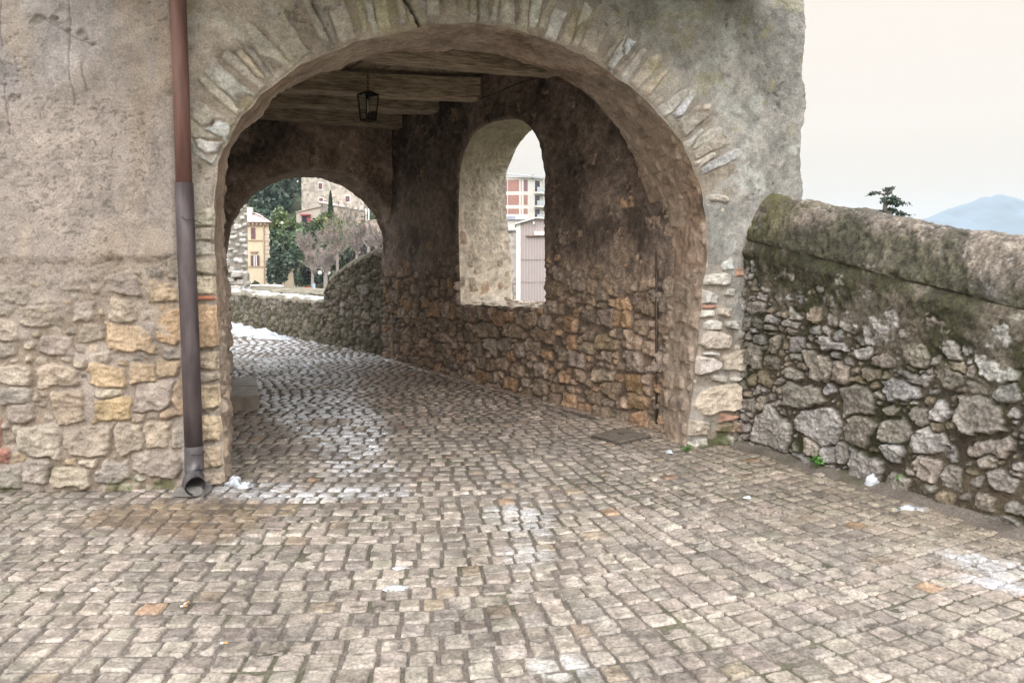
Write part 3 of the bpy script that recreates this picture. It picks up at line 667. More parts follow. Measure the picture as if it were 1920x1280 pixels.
while x < 4.9:
    wd = rb.uniform(.16, .24); z = 3.90 + rb.uniform(-.008, .01)
    c0 = TW.pos(np.array(TL / 2 - .2), np.array(0.), np.array(x + wd / 2))
    pk.box((c0[0], c0[1], z + .02), (TL + 3.2, wd - .012, .03), rz=math.atan2(TW.t[1], TW.t[0])); x += wd
pk.build('ceiling_planks', M_plank, GH)
# roof slab closing the building above the picture
ro = MB(); c4 = [LW.pos(np.array(LL), np.array(0.), np.array(-.01)), bendP + np.array([0, .01, 0]), FAC.pos(np.array(aR - .02), np.array(0.), np.array(-.01)), OUT.pos(np.array(-.40), np.array(0.), np.array(.01)), OUT.pos(np.array(TL + .9), np.array(0.), np.array(-.2)), RB.pos(np.array(5.0), np.array(0.), np.array(-.2))]
cc = c4 + [np.array([-6.5, c4[-1][1] - 1, 0])]
ro.poly([(p[0], p[1], HT) for p in cc], [(p[0], p[1], HT + .25) for p in cc]); ro.build('roof', mat_plain('old_roof', (.30, .20, .15), .9), GH)
# left building body (blocks light behind the left wall)
lb = MB(); e0 = LW.pos(np.array(LL), np.array(0.), np.array(-.05)); e1 = RB.pos(np.array(5.0), np.array(0.), np.array(-.1))
lb.box(((e0[0] + -6.5) / 2, e0[1] + .2, HT / 2), (abs(e0[0] + 6.5), .4, HT)); lb.build('left_wall_far_end', mat_plain('plain_render', (.38, .34, .3), .9), GH)

# ================================================================== RIGHT PARAPET
G0 = ground(1400, 831); G1 = ground(1920, 992)
PP = Plane(G0, G1); PP.n = np.array([PP.t[1], -PP.t[0]])
if np.dot(PP.n, -np.array(G0[:2])) < 0: PP.n = -PP.n
TH = .52; PM = PP.off(-TH * .45)
def htop(px, py): return PM.uv(px, py)
ha = htop(1500, 374); hb = htop(1920, 446)
print('parapet', ha, hb, 'len', np.linalg.norm(G1[:2] - G0[:2]))
def H(u): return ha[1] + (hb[1] - ha[1]) * (u - ha[0]) / (hb[0] - ha[0])
PL = 3.6; CAP = .40
p_ = Field(-.12, PL, -.06, 3.2, .0085, seed=91, warp=.012); rg = p_.rng
pal_p = [tuple(.86 * k_ for k_ in c_) for c_ in [(.30, .28, .255), (.27, .25, .22), (.33, .31, .29), (.22, .205, .175), (.28, .24, .19), (.31, .30, .29), (.20, .17, .12)]]
def P_p(r, x, y): return jitcol(r, r.choice(pal_p), .16)
pm = [(1595, 857, 1667, 900), (1500, 765, 1590, 820), (1590, 780, 1655, 830), (1478, 722, 1562, 768), (1660, 788, 1722, 820), (1720, 815, 1800, 852), (1805, 748, 1898, 815), (1825, 812, 1912, 842), (1655, 715, 1730, 745), (1618, 585, 1695, 640), (1580, 585, 1620, 622), (1838, 668, 1918, 705), (1582, 730, 1655, 772), (1420, 778, 1500, 830), (1520, 665, 1570, 712), (1572, 680, 1602, 718), (1535, 640, 1600, 655), (1518, 822, 1548, 855), (1550, 826, 1575, 862), (1575, 828, 1605, 860), (1660, 832, 1705, 860), (1722, 855, 1790, 890), (1750, 758, 1795, 790), (1690, 698, 1745, 712), (1605, 545, 1642, 578), (1700, 650, 1748, 680), (1455, 545, 1480, 568), (1448, 630, 1468, 662), (1488, 632, 1516, 658), (1475, 700, 1520, 712), (1665, 765, 1700, 782), (1765, 870, 1812, 905), (1830, 920, 1880, 955), (1850, 850, 1880, 880), (1425, 745, 1455, 775), (1890, 560, 1930, 600), (1720, 600, 1790, 625), (1850, 615, 1920, 650), (1890, 762, 1925, 782), (1770, 640, 1810, 665), (1560, 590, 1580, 615), (1610, 655, 1650, 672), (1405, 640, 1440, 690), (1640, 670, 1690, 690)]
for (x0, y0, x1, y1) in pm:
    pxstone(p_, PP, x0, y0, x1, y1, rg.choice([(.30, .285, .27), (.26, .24, .21), (.28, .25, .215), (.33, .32, .31)]), h=.04, sides=8, box=.72, jit=.25, rot=rg.uniform(-.2, .12))
inz = lambda x, y: y < H(x) - CAP - .05
p_.fill(5000, (.06, .13), (.4, .75), inz, P_p, h=(.02, .042), gap=.004, rot=.25)
p_.fill(9000, (.028, .060), (.45, .9), inz, P_p, h=(.02, .042), gap=.003, rot=.4)
p_.fill(9000, (.012, .024), (.5, .9), inz, P_p, h=(.015, .032), gap=.002, rot=.6)
D, c, t = p_.bake((.060, .050, .036), bevel=.012, rough=.014, mortar_rough=.014, joint=.0035, smear=.022, grow=.013)
# follow the section: straight face, then round coping, then back face
nu = p_.nu; HH = H(p_.u) + .0
rc = TH / 2 + .02
rows = []; cols = []
nface = int(1.95 / .0085)
U, V = p_.U, p_.V
n_l = fbm(U, V, 1.1, 4, 1001); n_m = fbm(U, V, 4, 5, 1002, .55); n_f = fbm(U, V, 24, 4, 1003, .6)
moss = ss(-.05, .22, fbm(U, V, 3.2, 5, 1004, .6)) * (1 - t * .75)
c = lerp(c, np.array([.040, .042, .017]), (moss * .8)[..., None])
wash = ss(.15, .40, fbm(U, V, 2.6, 5, 1010)) * (1 - t); c = lerp(c, np.array([.12, .095, .06]), (wash * .5)[..., None])
# damp dark band and thin mortar smear high on the wall, earth-brown smear low at the right
topd = (HH[None, :] - CAP) - V
sm = ss(.66, .16, topd + n_m * .45 + .10 * ss(1.5, 0, U)); PD = -.01 + .065 * sm + n_m * .03 + n_f * .012
smc = lerp(np.array([.12, .105, .08]), np.array([.042, .041, .021]), ss(-.12, .2, n_l + n_m * .8)[..., None]) * (1 + .7 * n_f)[..., None]
cv = ss(-.008, .008, PD - D) * ss(.0, .3, sm); D = np.where(sm > 0.02, np.maximum(D, lerp(D, PD, ss(0, .3, sm))), D); c = lerp(c, smc, (cv * .93)[..., None])
lo = ss(.42, .22, V + n_m * .2) * ss(1.35, 1.9, U); PD = .012 + n_m * .02; cv = ss(-.008, .008, PD - D) * lo
D = lerp(D, np.maximum(D, PD), lo); c = lerp(c, np.array([.12, .095, .065]), (cv * .6)[..., None])
nf = int((HH.max() - CAP) / p_.res) + 8
Vf = p_.v[:nf]
ncap = 95; nback = 20
P = np.zeros((nf + ncap + nback, nu, 3)); CC = np.zeros((nf + ncap + nback, nu, 3))
zc = HH - CAP                                    # springing of the coping
sc_v = (Vf - Vf[0]) / (Vf[-1] - Vf[0])
for i in range(nf):                              # stretch rows so the last one meets the coping
    z = np.minimum(Vf[i], zc + (Vf[i] - Vf[-1]) * .02); edge_ = ss(.10, .0, zc - z)
    j = np.clip(((z - p_.v0) / p_.res).astype(int), 0, p_.nv - 1)
    Dj = D[j, np.arange(nu)]; batter = .03 * (zc - z)
    P[i] = PP.pos(p_.u, z, lerp(Dj + batter, .022 - .012 * ss(.035, .0, zc - z) * ss(-.25, .15, fbm(p_.u, p_.u * 0 + 5, 3, 4, 1130)) + fbm(p_.u, p_.u * 0 + 3, 4.0, 5, 1101, .55) * .035 + fbm(p_.u, p_.u * 0 + 3, 26, 4, 1102, .65) * .010, edge_)); CC[i] = c[j, np.arange(nu)]
th = np.linspace(0, math.pi, ncap)
for k in range(ncap):
    a = th[k]; S = np.full(nu, k * .01 + 3)
    n1 = fbm(p_.u, S, 4.0, 5, 1101, .55); n2 = fbm(p_.u, S, 26, 4, 1102, .65); n3 = fbm(p_.u, S, 1.2, 3, 1103); n4 = fbm(p_.u, S, 70, 2, 1104)
    lip = .022 * math.exp(-((a - .22) / .2) ** 2) * (.6 + fbm(p_.u, p_.u * 0 + 9, 1.5, 3, 1120))
    off = -TH / 2 + math.cos(a) * (rc - .01) 
    zz = zc + (CAP - 0) * math.sin(a) ** (1.45 if a < math.pi / 2 else .9)
    nx, nz = math.cos(a), math.sin(a); d_ = n1 * .035 + n2 * .012 + n4 * .005 * ss(.05, .2, a) + lip - .012 * math.exp(-(a / .07) ** 2) * ss(-.25, .15, fbm(p_.u, p_.u * 0 + 5, 3, 4, 1130))
    # bulging stump against the pier (photo 1420-1500, 370-420)
    hump = ss(.50, .05, p_.u)
    P[nf + k] = PP.pos(p_.u, zz + nz * d_, off + nx * d_)
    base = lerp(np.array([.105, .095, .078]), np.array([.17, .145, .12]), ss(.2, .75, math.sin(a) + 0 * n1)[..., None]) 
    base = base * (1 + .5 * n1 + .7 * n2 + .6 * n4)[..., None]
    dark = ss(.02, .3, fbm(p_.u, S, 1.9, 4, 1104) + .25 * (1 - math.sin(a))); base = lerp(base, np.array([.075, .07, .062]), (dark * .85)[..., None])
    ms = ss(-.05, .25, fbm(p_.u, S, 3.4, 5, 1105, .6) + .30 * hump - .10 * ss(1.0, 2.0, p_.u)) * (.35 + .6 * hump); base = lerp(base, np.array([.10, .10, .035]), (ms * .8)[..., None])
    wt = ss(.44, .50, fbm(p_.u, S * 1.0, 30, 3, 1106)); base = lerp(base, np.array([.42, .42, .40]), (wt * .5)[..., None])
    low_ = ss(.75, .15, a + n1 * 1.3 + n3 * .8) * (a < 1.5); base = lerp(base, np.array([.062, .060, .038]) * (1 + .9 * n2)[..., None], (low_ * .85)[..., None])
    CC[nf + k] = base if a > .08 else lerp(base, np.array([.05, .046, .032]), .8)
for k in range(nback):
    z = lerp(zc, -6.0, (k + 1) / nback); P[nf + ncap + k] = PP.pos(p_.u, z, -TH + fbm(p_.u, z, 3, 3, 1110) * .02); CC[nf + ncap + k] = (.2, .18, .15)
RP = empty('parapet_wall', (float(G0[0]), float(G0[1]), 0), 'mossy rubble parapet with rounded coping running from the gatehouse pier to the right edge', 'parapet wall')
me = mesh_np('rubble_face', P[:nf + 2], grid_faces(nf + 2, nu, flip=False), CC[:nf + 2]); link('rubble_face', me, M_par, RP)
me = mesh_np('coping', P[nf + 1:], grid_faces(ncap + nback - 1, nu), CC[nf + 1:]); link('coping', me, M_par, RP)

# ================================================================== FAR PARAPETS beyond the passage
Q0 = ground(727, 666); Q1 = ground(610, 644); Q2 = ground(430, 604)
pal_m = [(.19, .165, .13), (.23, .20, .165), (.16, .14, .11), (.20, .18, .155)]
def stone_strip(name, A, B, zt0, zt1, th, seed, label, mat, base=(.09, .075, .055), mossy=.38, res=.022, snow=0, curve=None, u_ext=0, zb=-.06, cap=.15, size=(.07, .14)):
    pl = Plane(A, B); pl.n = np.array([pl.t[1], -pl.t[0]])
    if np.dot(pl.n, -np.array(A[:2])) < 0: pl.n = -pl.n
    L = float(np.linalg.norm(np.array(B[:2]) - np.array(A[:2]))) + u_ext; zt = max(zt0, zt1)
    q = Field(0, L, zb, zt + .1, res, seed=seed, warp=.015)
    pp = lambda r, x, y: jitcol(r, r.choice(pal_m), .25)
    q.fill(6000, size, (.5, 1.0), lambda x, y: True, pp, h=(.02, .042), rot=.3)
    q.fill(6000, (size[0] * .45, size[0] * .9), (.5, .9), lambda x, y: True, pp, h=(.02, .05), rot=.4)
    D, c, t = q.bake(base, bevel=.025, rough=.02, smear=.02, grow=.012)
    U, V = q.U, q.V; n_m = fbm(U, V, 3, 5, seed + 3, .6)
    ms = ss(-.1, .25, n_m + .3 * ss(.5, 0, V)) * mossy; c = lerp(c, np.array([.055, .065, .02]), (ms * .8)[..., None])
    top = zt0 + (zt1 - zt0) * (q.u / L) + fbm(q.u, q.u * 0, 3.5, 4, seed + 8) * .05
    if curve is not None: top = top + curve(q.u / L)
    nv = q.nv; ncp = 14; P = np.zeros((nv + ncp + 2, q.nu, 3)); CC = np.zeros((nv + ncp + 2, q.nu, 3))
    for i in range(nv):
        z = zb + (top - cap - zb) * i / (nv - 1); j = np.clip(((z - q.v0) / res).astype(int), 0, nv - 1)
        P[i] = pl.pos(q.u, z, D[j, np.arange(q.nu)]); CC[i] = c[j, np.arange(q.nu)]
    for k in range(ncp):
        a = math.pi * k / (ncp - 1); nz = fbm(q.u, q.u * 0 + k * .3, 6, 4, seed + 11)
        P[nv + k] = pl.pos(q.u, top - cap + math.sin(a) ** .7 * cap + nz * .02, -th / 2 + math.cos(a) * (th / 2 + .03) + nz * .02)
        cc = np.array([.22, .20, .155]) * (1 + .8 * nz)[..., None]
        sn = snow * ss(.5, .8, math.sin(a)) * ss(-.25, .05, fbm(q.u, q.u * 0 + k * .2, 2.5, 3, seed + 13)); CC[nv + k] = lerp(cc, np.array([.75, .76, .78]), (sn * np.ones(q.nu))[..., None])
    P[nv + ncp] = pl.pos(q.u, zb + 0 * q.u, -th + 0 * q.u); CC[nv + ncp] = .15; P[nv + ncp + 1] = pl.pos(q.u, -3 + 0 * q.u, -th + 0 * q.u); CC[nv + ncp + 1] = .15
    # end caps
    o = link(name, mesh_np(name, P, grid_faces(nv + ncp + 2, q.nu), CC), mat); tag(o, label, 'parapet wall')
    for e in (0, -1):
        ring = P[:, e, :]; n = len(ring); nz = fbm(ring[:, 2], ring[:, 1], 6, 4, seed + 20)
        m2 = bpy.data.meshes.new('wall_end'); m2.from_pydata([tuple(p) for p in ring], [], [tuple(range(n))]); a = m2.color_attributes.new('Col', 'FLOAT_COLOR', 'POINT')
        a.data.foreach_set('color', np.ascontiguousarray(np.concatenate([np.array([.17, .15, .11]) * (1 + nz)[:, None], np.full((n, 1), .9)], 1), dtype=np.float32).ravel()); link('wall_end', m2, mat, o)
    return o
zt0 = Plane(Q0, Q1).uv(722, 473)[1]; ztm = Plane(Q0, Q1).uv(625, 516)[1]
stone_strip('passage_parapet', Q0 + np.array([.1, -.15, 0]), Q1, zt0 + .12, ztm - .02, .45, 1200, 'tall mossy rubble parapet curving down just beyond the far arch', M_par, curve=lambda k: .10 * np.sin(k * math.pi) - .16 * ss(.88, 1.0, k))
zl = Plane(Q1, Q2).uv(606, 562)[1]
stone_strip('low_rubble_wall', Q1, Q2, zl, zl - .02, .6, 1210, 'low rubble wall with snow along its top, beyond the tall mossy parapet', M_par, mossy=.45, snow=1, u_ext=2.5, cap=.10)
# grey lower terrace wall behind it
stone_strip('terrace_wall', at(640, 560, 19), at(420, 540, 24), at(600, 549, 19)[2], at(440, 538, 24)[2], 1.6, 1220, 'broad grey terrace wall behind the low snowy rubble wall', M_far, base=(.2, .2, .19), mossy=.1, zb=-3, res=.06, cap=.08)

# ================================================================== ROAD PAVING
def seg_side(P, A, B): return (B[0] - A[0]) * (P[1] - A[1]) - (B[1] - A[1]) * (P[0] - A[0])
lw_far = LW.pos(np.array(LL), np.array(0.), np.array(0.))
def allowed(x, y):
    p = (x, y)
    infront = seg_side(p, A0, B0) < .0 if x > bendP[0] else y < lerp(bendP[1], lw_far[1], min(1, (bendP[0] - x) / LL))
    if infront:
        d = np.dot(np.array(p) - PP.P0, PP.n); return d > .045 + .07 * rs.random() * (x > 2.2)
    dT = np.dot(np.array(p) - TW.P0, TW.n); sT = np.dot(np.array(p) - TW.P0, TW.t)
    dF = np.dot(np.array(p) - FAC.P0, FAC.n)
    if dF > -T1 - .05:
        a = np.dot(np.array(p) - FAC.P0, FAC.t); return -.15 < a < fp[-2][0] + .2
    if sT < TL: return dT > .17 and np.dot(np.array(p) - LT.P0, LT.n) > -.1
    if seg_side(p, Q0, Q1) * 1 < 0 and y < Q1[1]: return False
    if y >= Q1[1] and seg_side(p, Q1, Q2) < 0: return False
    return x > -13 and y < 26
gx = np.linspace(-6, 6, 2401); theta = R(29) * ss(-1.6, 2.4, gx); gy = np.concatenate([[0], np.cumsum(np.tan((theta[1:] + theta[:-1]) / 2) * np.diff(gx))])
gy -= np.interp(0, gx, gy)
def G(x): return np.interp(x, gx, gy) if x > -6 else gy[0]
def TH_(x): return np.interp(x, gx, theta)
rs = random.Random(99)
VV = []; FF = []; CL = []; nvert = 0
pal_c = [(.85 * c_[0], .815 * c_[1], .78 * c_[2]) for c_ in [(.335, .30, .265), (.31, .28, .25), (.355, .325, .29), (.29, .265, .24), (.34, .315, .275), (.32, .29, .255), (.37, .335, .30)]]
def add_cobble(c4, n, seed, col, hgt, wet):
    """c4: four ground corners (bl, br, tr, tl)"""
    global nvert
    c4 = np.array(c4); k = np.linspace(0, 1, n)
    # concentrate rows near the rim for a crisp worn edge
    kk = .5 - .5 * np.sign(.5 - k) * np.abs(1 - 2 * k) ** .72 if n > 4 else k
    X, Y = np.meshgrid(kk, kk)
    P = (c4[0] * (1 - X)[..., None] + c4[1] * X[..., None]) * (1 - Y)[..., None] + (c4[3] * (1 - X)[..., None] + c4[2] * X[..., None]) * Y[..., None]
    cx = c4.mean(0)
    ex = 1 - np.abs(2 * X - 1); ey = 1 - np.abs(2 * Y - 1); edge = np.minimum(ex, ey)
    cr = (np.abs(2 * X - 1) ** 4 * np.abs(2 * Y - 1) ** 4)
    P = P + (cx - P) * (cr * .07)[..., None]
    wob = fbm(P[..., 0], P[..., 1], 22, 3, 1500) * .0055 * (edge < .35)
    P = P + (P - cx) * (wob / .06)[..., None]
    z = hgt - .007 * (1 - np.clip(edge / .10, 0, 1)) ** 2.0
    z = np.where(edge < 1e-6, -.035, z)
    rn = fbm(P[..., 0] + seed * .37, P[..., 1], 20, 4, 1501, .6)
    rd = np.abs(fbm(P[..., 0] * 1.0 + seed * .7, P[..., 1] * 2.2, 15, 3, 1503)) 
    ra = rs.choice([.6, .8, 1, 1, 1.3, 2.0]); z = z + np.where(edge > 1e-6, ra * (rn * .007 - rd * .012), 0) + ((X - .5) * rs.uniform(-.006, .006) + (Y - .5) * rs.uniform(-.006, .006))
    VV.append(np.concatenate([P, z[..., None]], -1).reshape(-1, 3))
    dirt = np.clip(edge / .09, 0, 1)
    cc = lerp(np.array([.125, .105, .09]), np.array(col), (dirt ** .7)[..., None]) * (1 + .6 * rn + .5 * (.2 - rd))[..., None]
    CL.append(np.concatenate([cc, np.full(cc.shape[:2] + (1,), wet)], -1).reshape(-1, 4))
    i = np.arange(n * n).reshape(n, n) + nvert
    FF.append(np.stack([i[:-1, :-1], i[:-1, 1:], i[1:, 1:], i[1:, :-1]], -1).reshape(-1, 4)); nvert += n * n
ncob = 0
v = -1.0
ymax = 24.0
prev = []
while v < ymax:
    vh = rs.uniform(.119, .133) * (1 if v < 14 else 1.3)
    x = -12.0 if v > 10 else (-4.3 if v < 6.5 else -6.5); x += rs.uniform(0, .1)
    # running bond on the left; on the right the setts keep the column lines of the row before
    xs_ = x; bounds = [x]; xj = .35 + rs.uniform(-.25, .25); pv = [b for b in prev if b > xj] if rs.random() > .22 else []
    while bounds[-1] < 4.7:
        b = bounds[-1]
        if pv and b > xj - .16:
            nb_ = [q for q in pv if q > b + .085]
            if nb_:
                q = nb_[0]
                bounds.append(b + (q - b) / 2 if q - b > .185 else q + rs.uniform(-.014, .014)); continue
        bounds.append(b + rs.uniform(.108, .150) * math.cos(TH_(b)) * (1 if v < 14 else 1.3))
    prev = [b - math.sin(TH_(b)) * vh for b in bounds] if v < 9 else []
    for x, xe in zip(bounds[:-1], bounds[1:]):
        wx = xe - x; y0 = v + G(x + wx / 2)
        if y0 < 2.55 or y0 > ymax: continue
        if abs(x) > y0 * .80 + .7: continue
        th_ = TH_(x + wx / 2)
        if allowed(x + wx / 2, y0 + vh / 2):
            gp = .0012; gx_ = .0038
            j = lambda: rs.uniform(-.003, .003)
            def pt(xx, top):
                dx = -math.sin(TH_(xx)) * vh
                return (xx + (dx if top else 0) + j(), v + G(xx + (dx if top else 0)) + ((vh - gp) if top else gp) + j())
            c4 = [pt(x + gx_, 0), pt(xe - gx_, 0), pt(xe - gx_, 1), pt(x + gx_, 1)]
            n = 11 if y0 < 5.0 else (7 if y0 < 8 else (5 if y0 < 13 else 4))
            q = rs.random()
            col = jitcol(rs, rs.choice(pal_c), .17, .02)
            if q < .004: col = jitcol(rs, (.31, .215, .145))
            elif q < .0065: col = jitcol(rs, (.25, .16, .125))
            elif q < .035: col = jitcol(rs, (.25, .205, .155))
            add_cobble(c4, n, rs.uniform(0, 90), col, rs.uniform(-.003, .004), .6); ncob += 1
    v += vh
# slab course along the passage wall foot
s_ = -.1
while s_ < TL:
    wd = rs.uniform(.16, .34); a = TW.pos(np.array([s_ + .006, s_ + wd - .006, s_ + wd - .006, s_ + .006]), np.zeros(4), np.array([.02, .02, .16, .16]))[:, :2]
    add_cobble([a[1], a[0], a[3], a[2]], 9, rs.uniform(0, 90), jitcol(rs, (.27, .23, .19)), .004, .6); s_ += wd
V_ = np.concatenate(VV); Cc = np.concatenate(CL); Fc = np.concatenate(FF)
X, Y, Z = V_[:, 0], V_[:, 1], V_[:, 2]
print('cobbles', ncob, 'verts', len(V_))
# large-scale tone, damp patches (wet = darker + glossy), thawing snow film, painted glare
n_l = fbm(X, Y, .55, 4, 1601); n_m = fbm(X, Y, 2.2, 5, 1602, .6); n_f = fbm(X, Y, 18, 4, 1603, .6)
def blob(px, py, rx, ry, rot=0):
    p = ground(px, py); dx = X - p[0]; dy = Y - p[1]; c_, s2 = math.cos(rot), math.sin(rot)
    return np.hypot((dx * c_ + dy * s2) / rx, (-dx * s2 + dy * c_) / ry)
inside = ss(6.0, 7.2, Y + .32 * (-X))
# brown damp under the downpipe
dp = ss(1.0, .5, blob(370, 965, .75, .50) + n_m * .7); Cc[:, :3] = lerp(Cc[:, :3], Cc[:, :3] * np.array([.68, .58, .46]), (dp * .85)[:, None])
Cc[:, :3] *= (1 + .22 * n_l + .16 * n_m)[:, None]
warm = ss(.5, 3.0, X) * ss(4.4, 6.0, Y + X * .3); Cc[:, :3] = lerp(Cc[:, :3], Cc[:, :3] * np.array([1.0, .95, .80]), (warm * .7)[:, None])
inn = ss(6.6, 8.2, Y + .1 * X); Cc[:, :3] = lerp(Cc[:, :3], Cc[:, :3] * np.array([1.22, 1.16, 1.14]), inn[:, None])  # setts inside the passage painted paler in place of light
wetm = np.clip(ss(-.25, .3, n_m + n_l) * .5 + .5 * inn, 0, 1)
# worn, wet wheel path with glare from the far arch painted white
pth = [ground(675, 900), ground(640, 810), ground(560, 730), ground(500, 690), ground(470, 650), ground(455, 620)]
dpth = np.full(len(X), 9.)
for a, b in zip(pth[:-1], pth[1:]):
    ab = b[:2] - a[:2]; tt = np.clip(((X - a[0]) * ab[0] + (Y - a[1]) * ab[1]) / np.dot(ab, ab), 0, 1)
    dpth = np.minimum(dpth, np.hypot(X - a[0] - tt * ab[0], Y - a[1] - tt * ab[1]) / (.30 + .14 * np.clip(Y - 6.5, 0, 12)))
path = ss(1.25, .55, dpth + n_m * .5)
sheen = ss(1.3, .4, blob(985, 1010, .5, 1.0, .1) + n_m) * .22
Cc[:, 3] = np.clip(.60 - .20 * wetm - .22 * path - sheen - .32 * inn * ss(-.2, .2, n_m), .2, .8)
stop = ss(-.012, .002, Z)
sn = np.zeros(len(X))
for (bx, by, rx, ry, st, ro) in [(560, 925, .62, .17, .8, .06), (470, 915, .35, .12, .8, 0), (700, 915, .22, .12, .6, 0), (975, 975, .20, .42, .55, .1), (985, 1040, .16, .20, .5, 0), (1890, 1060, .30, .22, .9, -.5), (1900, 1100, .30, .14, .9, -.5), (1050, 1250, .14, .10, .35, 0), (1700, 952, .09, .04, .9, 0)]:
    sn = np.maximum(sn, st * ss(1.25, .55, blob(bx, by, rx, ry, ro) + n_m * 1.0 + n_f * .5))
sn = np.maximum(sn, 1.0 * path * ss(-.42, .02, n_m + n_f * .7) * ss(5.5, 6.3, Y))  # thin snow on the path, whitened to stand in for outside reflection
far = ss(10.3, 12.8, Y - .45 * (X + 3)); sn = np.maximum(sn, far * .85 * ss(-.35, .1, n_m + n_f * .5))  # far lane snow, its white also carrying the reflected daylight
snow_glare = np.clip(sn * (stop * .8 + .2) * (.85 + 1.5 * n_f + .3), 0, 1); snow_glare *= lerp(.50, .95, ss(5.9, 8.5, Y))
Cc[:, :3] = lerp(Cc[:, :3], np.array([.80, .84, .90]), snow_glare[:, None]); Cc[:, 3] = lerp(Cc[:, 3], .2, np.clip(snow_glare * 1.6, 0, 1))
V_[:, 2] += snow_glare * .004
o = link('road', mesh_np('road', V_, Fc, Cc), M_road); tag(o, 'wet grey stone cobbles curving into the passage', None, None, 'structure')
# earth between the stones
gxs = np.arange(-13, 4.9, .05); gys = np.arange(2.2, 27, .05); XX, YY = np.meshgrid(gxs, gys)
nz = fbm(XX, YY, 3, 5, 1701, .6); ok = np.ones(XX.shape, bool)
dP = (XX - PP.P0[0]) * PP.n[0] + (YY - PP.P0[1]) * PP.n[1]; ok &= dP > -.3
dT = (XX - TW.P0[0]) * TW.n[0] + (YY - TW.P0[1]) * TW.n[1]; ok &= ~((YY > 8.5) & (dT < -.6) & (YY < 13.5))
ok &= ~((YY > 13) & (dT < -.9)); keep = ok[:-1, :-1]
col = lerp(np.array([.155, .132, .112]), np.array([.075, .080, .038]), (ss(.16, .36, nz) * .6)[..., None]) * (1 + .5 * fbm(XX, YY, 12, 3, 1702))[..., None]
zz = -.012 + nz * .004 + .055 * ss(.22, .02, dP) * (YY < 7.5)
link('paving_joints', mesh_np('paving_joints', np.stack([XX, YY, zz], -1), grid_faces(*XX.shape, keep), np.concatenate([col, np.full(XX.shape + (1,), .9)], -1)), M_road)
tag(bpy.data.objects['paving_joints'], None, None, None, 'structure'); bpy.data.objects['paving_joints'].name = 'ground'

# ================================================================== DOWNPIPE
def pipe_pt(px, py, Y=None): return at(px, py, Y if Y else bendP[1] - .085)
M_pipe_up = mat_plain('brown_painted_pipe', (.165, .085, .072), .5, 0, .32, 5, stretch=(4, 4, .5))
M_pipe_lo = mat_plain('dark_lead_pipe', (.095, .078, .082), .5, .3, .35, 6, stretch=(3, 3, .7))
M_pipe_ft = mat_plain('grey_iron_foot', (.12, .115, .12), .5, .4, .3, 14)
M_wire = mat_plain('iron_wire', (.07, .06, .055), .5, .8, .3, 40)
yp = float(bendP[1]) - .10
foot = ground(372, 922)
DP = empty('downpipe', (float(foot[0]), yp, 0), 'brown and dark grey downpipe fixed to the wall left of the arch', 'downpipe')
top = [at(333, -130, yp), at(334, 0, yp), at(340, 170, yp), at(345, 350, yp)]
MB().tube(top, .052, 20).build('upper_pipe', M_pipe_up, DP, smooth=True)
low = [at(345, 343, yp), at(350, 480, yp), at(357, 650, yp), at(364, 862, yp)]
MB().tube(low, .060, 20).build('lower_pipe', M_pipe_lo, DP, smooth=True)
# cast foot: swells, then turns out towards the street; open mouth
p0 = np.array(low[-1]); mouth = np.array([p0[0] + .055, p0[1] - .13, .078])
cv = [p0 + np.array([0, 0, .10]), p0, (p0 + np.array([.004, -.012, -.07])), np.array([p0[0] + .012, p0[1] - .035, .115]), np.array([p0[0] + .02, p0[1] - .085, .09]), mouth]
fm = MB(); fm.tube(cv, [.062, .063, .064, .066, .067, .066], 22, cap=False)
cin = [mouth, cv[4], cv[3] + np.array([0, .0, -.005]), cv[2]]; fm.tube(cin, [.059, .059, .055, .05], 22, cap=False)
# rim
rim = []; nseg = 22
o = fm.build('foot', M_pipe_ft, DP, smooth=True)
MB().tube([mouth + np.array([0, .012, 0]), mouth + np.array([.002, -.006, 0])], [.069, .069], 22, cap=False).build('rim', M_pipe_ft, DP, smooth=True)
MB().box((p0[0] + .0, p0[1] - .03, .03), (.23, .20, .06), taper=.75).build('foot_block', mat_plain('foot_mortar', (.17, .16, .15), .9, 0, .3, 20, .01), DP, bevel=.015)
for (a, b, c_) in [((328, 396), (348, 412), (378, 418)), ((350, 850), (364, 852), (384, 845))]:
    d = .075
    MB().tube([at(a[0], a[1], yp + .05), at(a[0] + 3, a[1] + 3, yp - d * .5), at(b[0], b[1], yp - d), at(b[0] + 16, b[1] + 1, yp - d * .7), at(c_[0], c_[1], yp + .07)], .0028, 6).build('wire_tie', M_wire, DP, smooth=True)

# ================================================================== LANTERN
ang = fa
ly = 9.55
lc = at(690, 180, ly); M_iron = mat_plain('black_iron', (.03, .027, .025), .5, .7, .3, 30)
LN = empty('lantern', (float(lc[0]), ly, float(lc[2]) - .36), 'black iron lantern hanging on a chain from the ceiling beam', 'lantern')
m = MB(); tz = lc[2] + .02; bz = at(690, 226, ly)[2]
for z0, z1, s0, s1 in ((tz, tz + .04, .135, .03), (tz - .015, tz, .135, .135)):
    m.poly([(lc[0] + a * s0, ly + b * s0, z0) for a, b in ((-1, 0), (0, -1), (1, 0), (0, 1))], [(lc[0] + a * s1, ly + b * s1, z1) for a, b in ((-1, 0), (0, -1), (1, 0), (0, 1))])
m.build('cap', M_iron, LN)
m = MB()
for a, b in ((-1, 0), (0, -1), (1, 0), (0, 1)):
    m.tube([(lc[0] + a * .122, ly + b * .122, tz - .02), (lc[0] + a * .09, ly + b * .09, bz)], .009, 6)
q4 = ((-1, 0), (0, -1), (1, 0), (0, 1), (-1, 0))
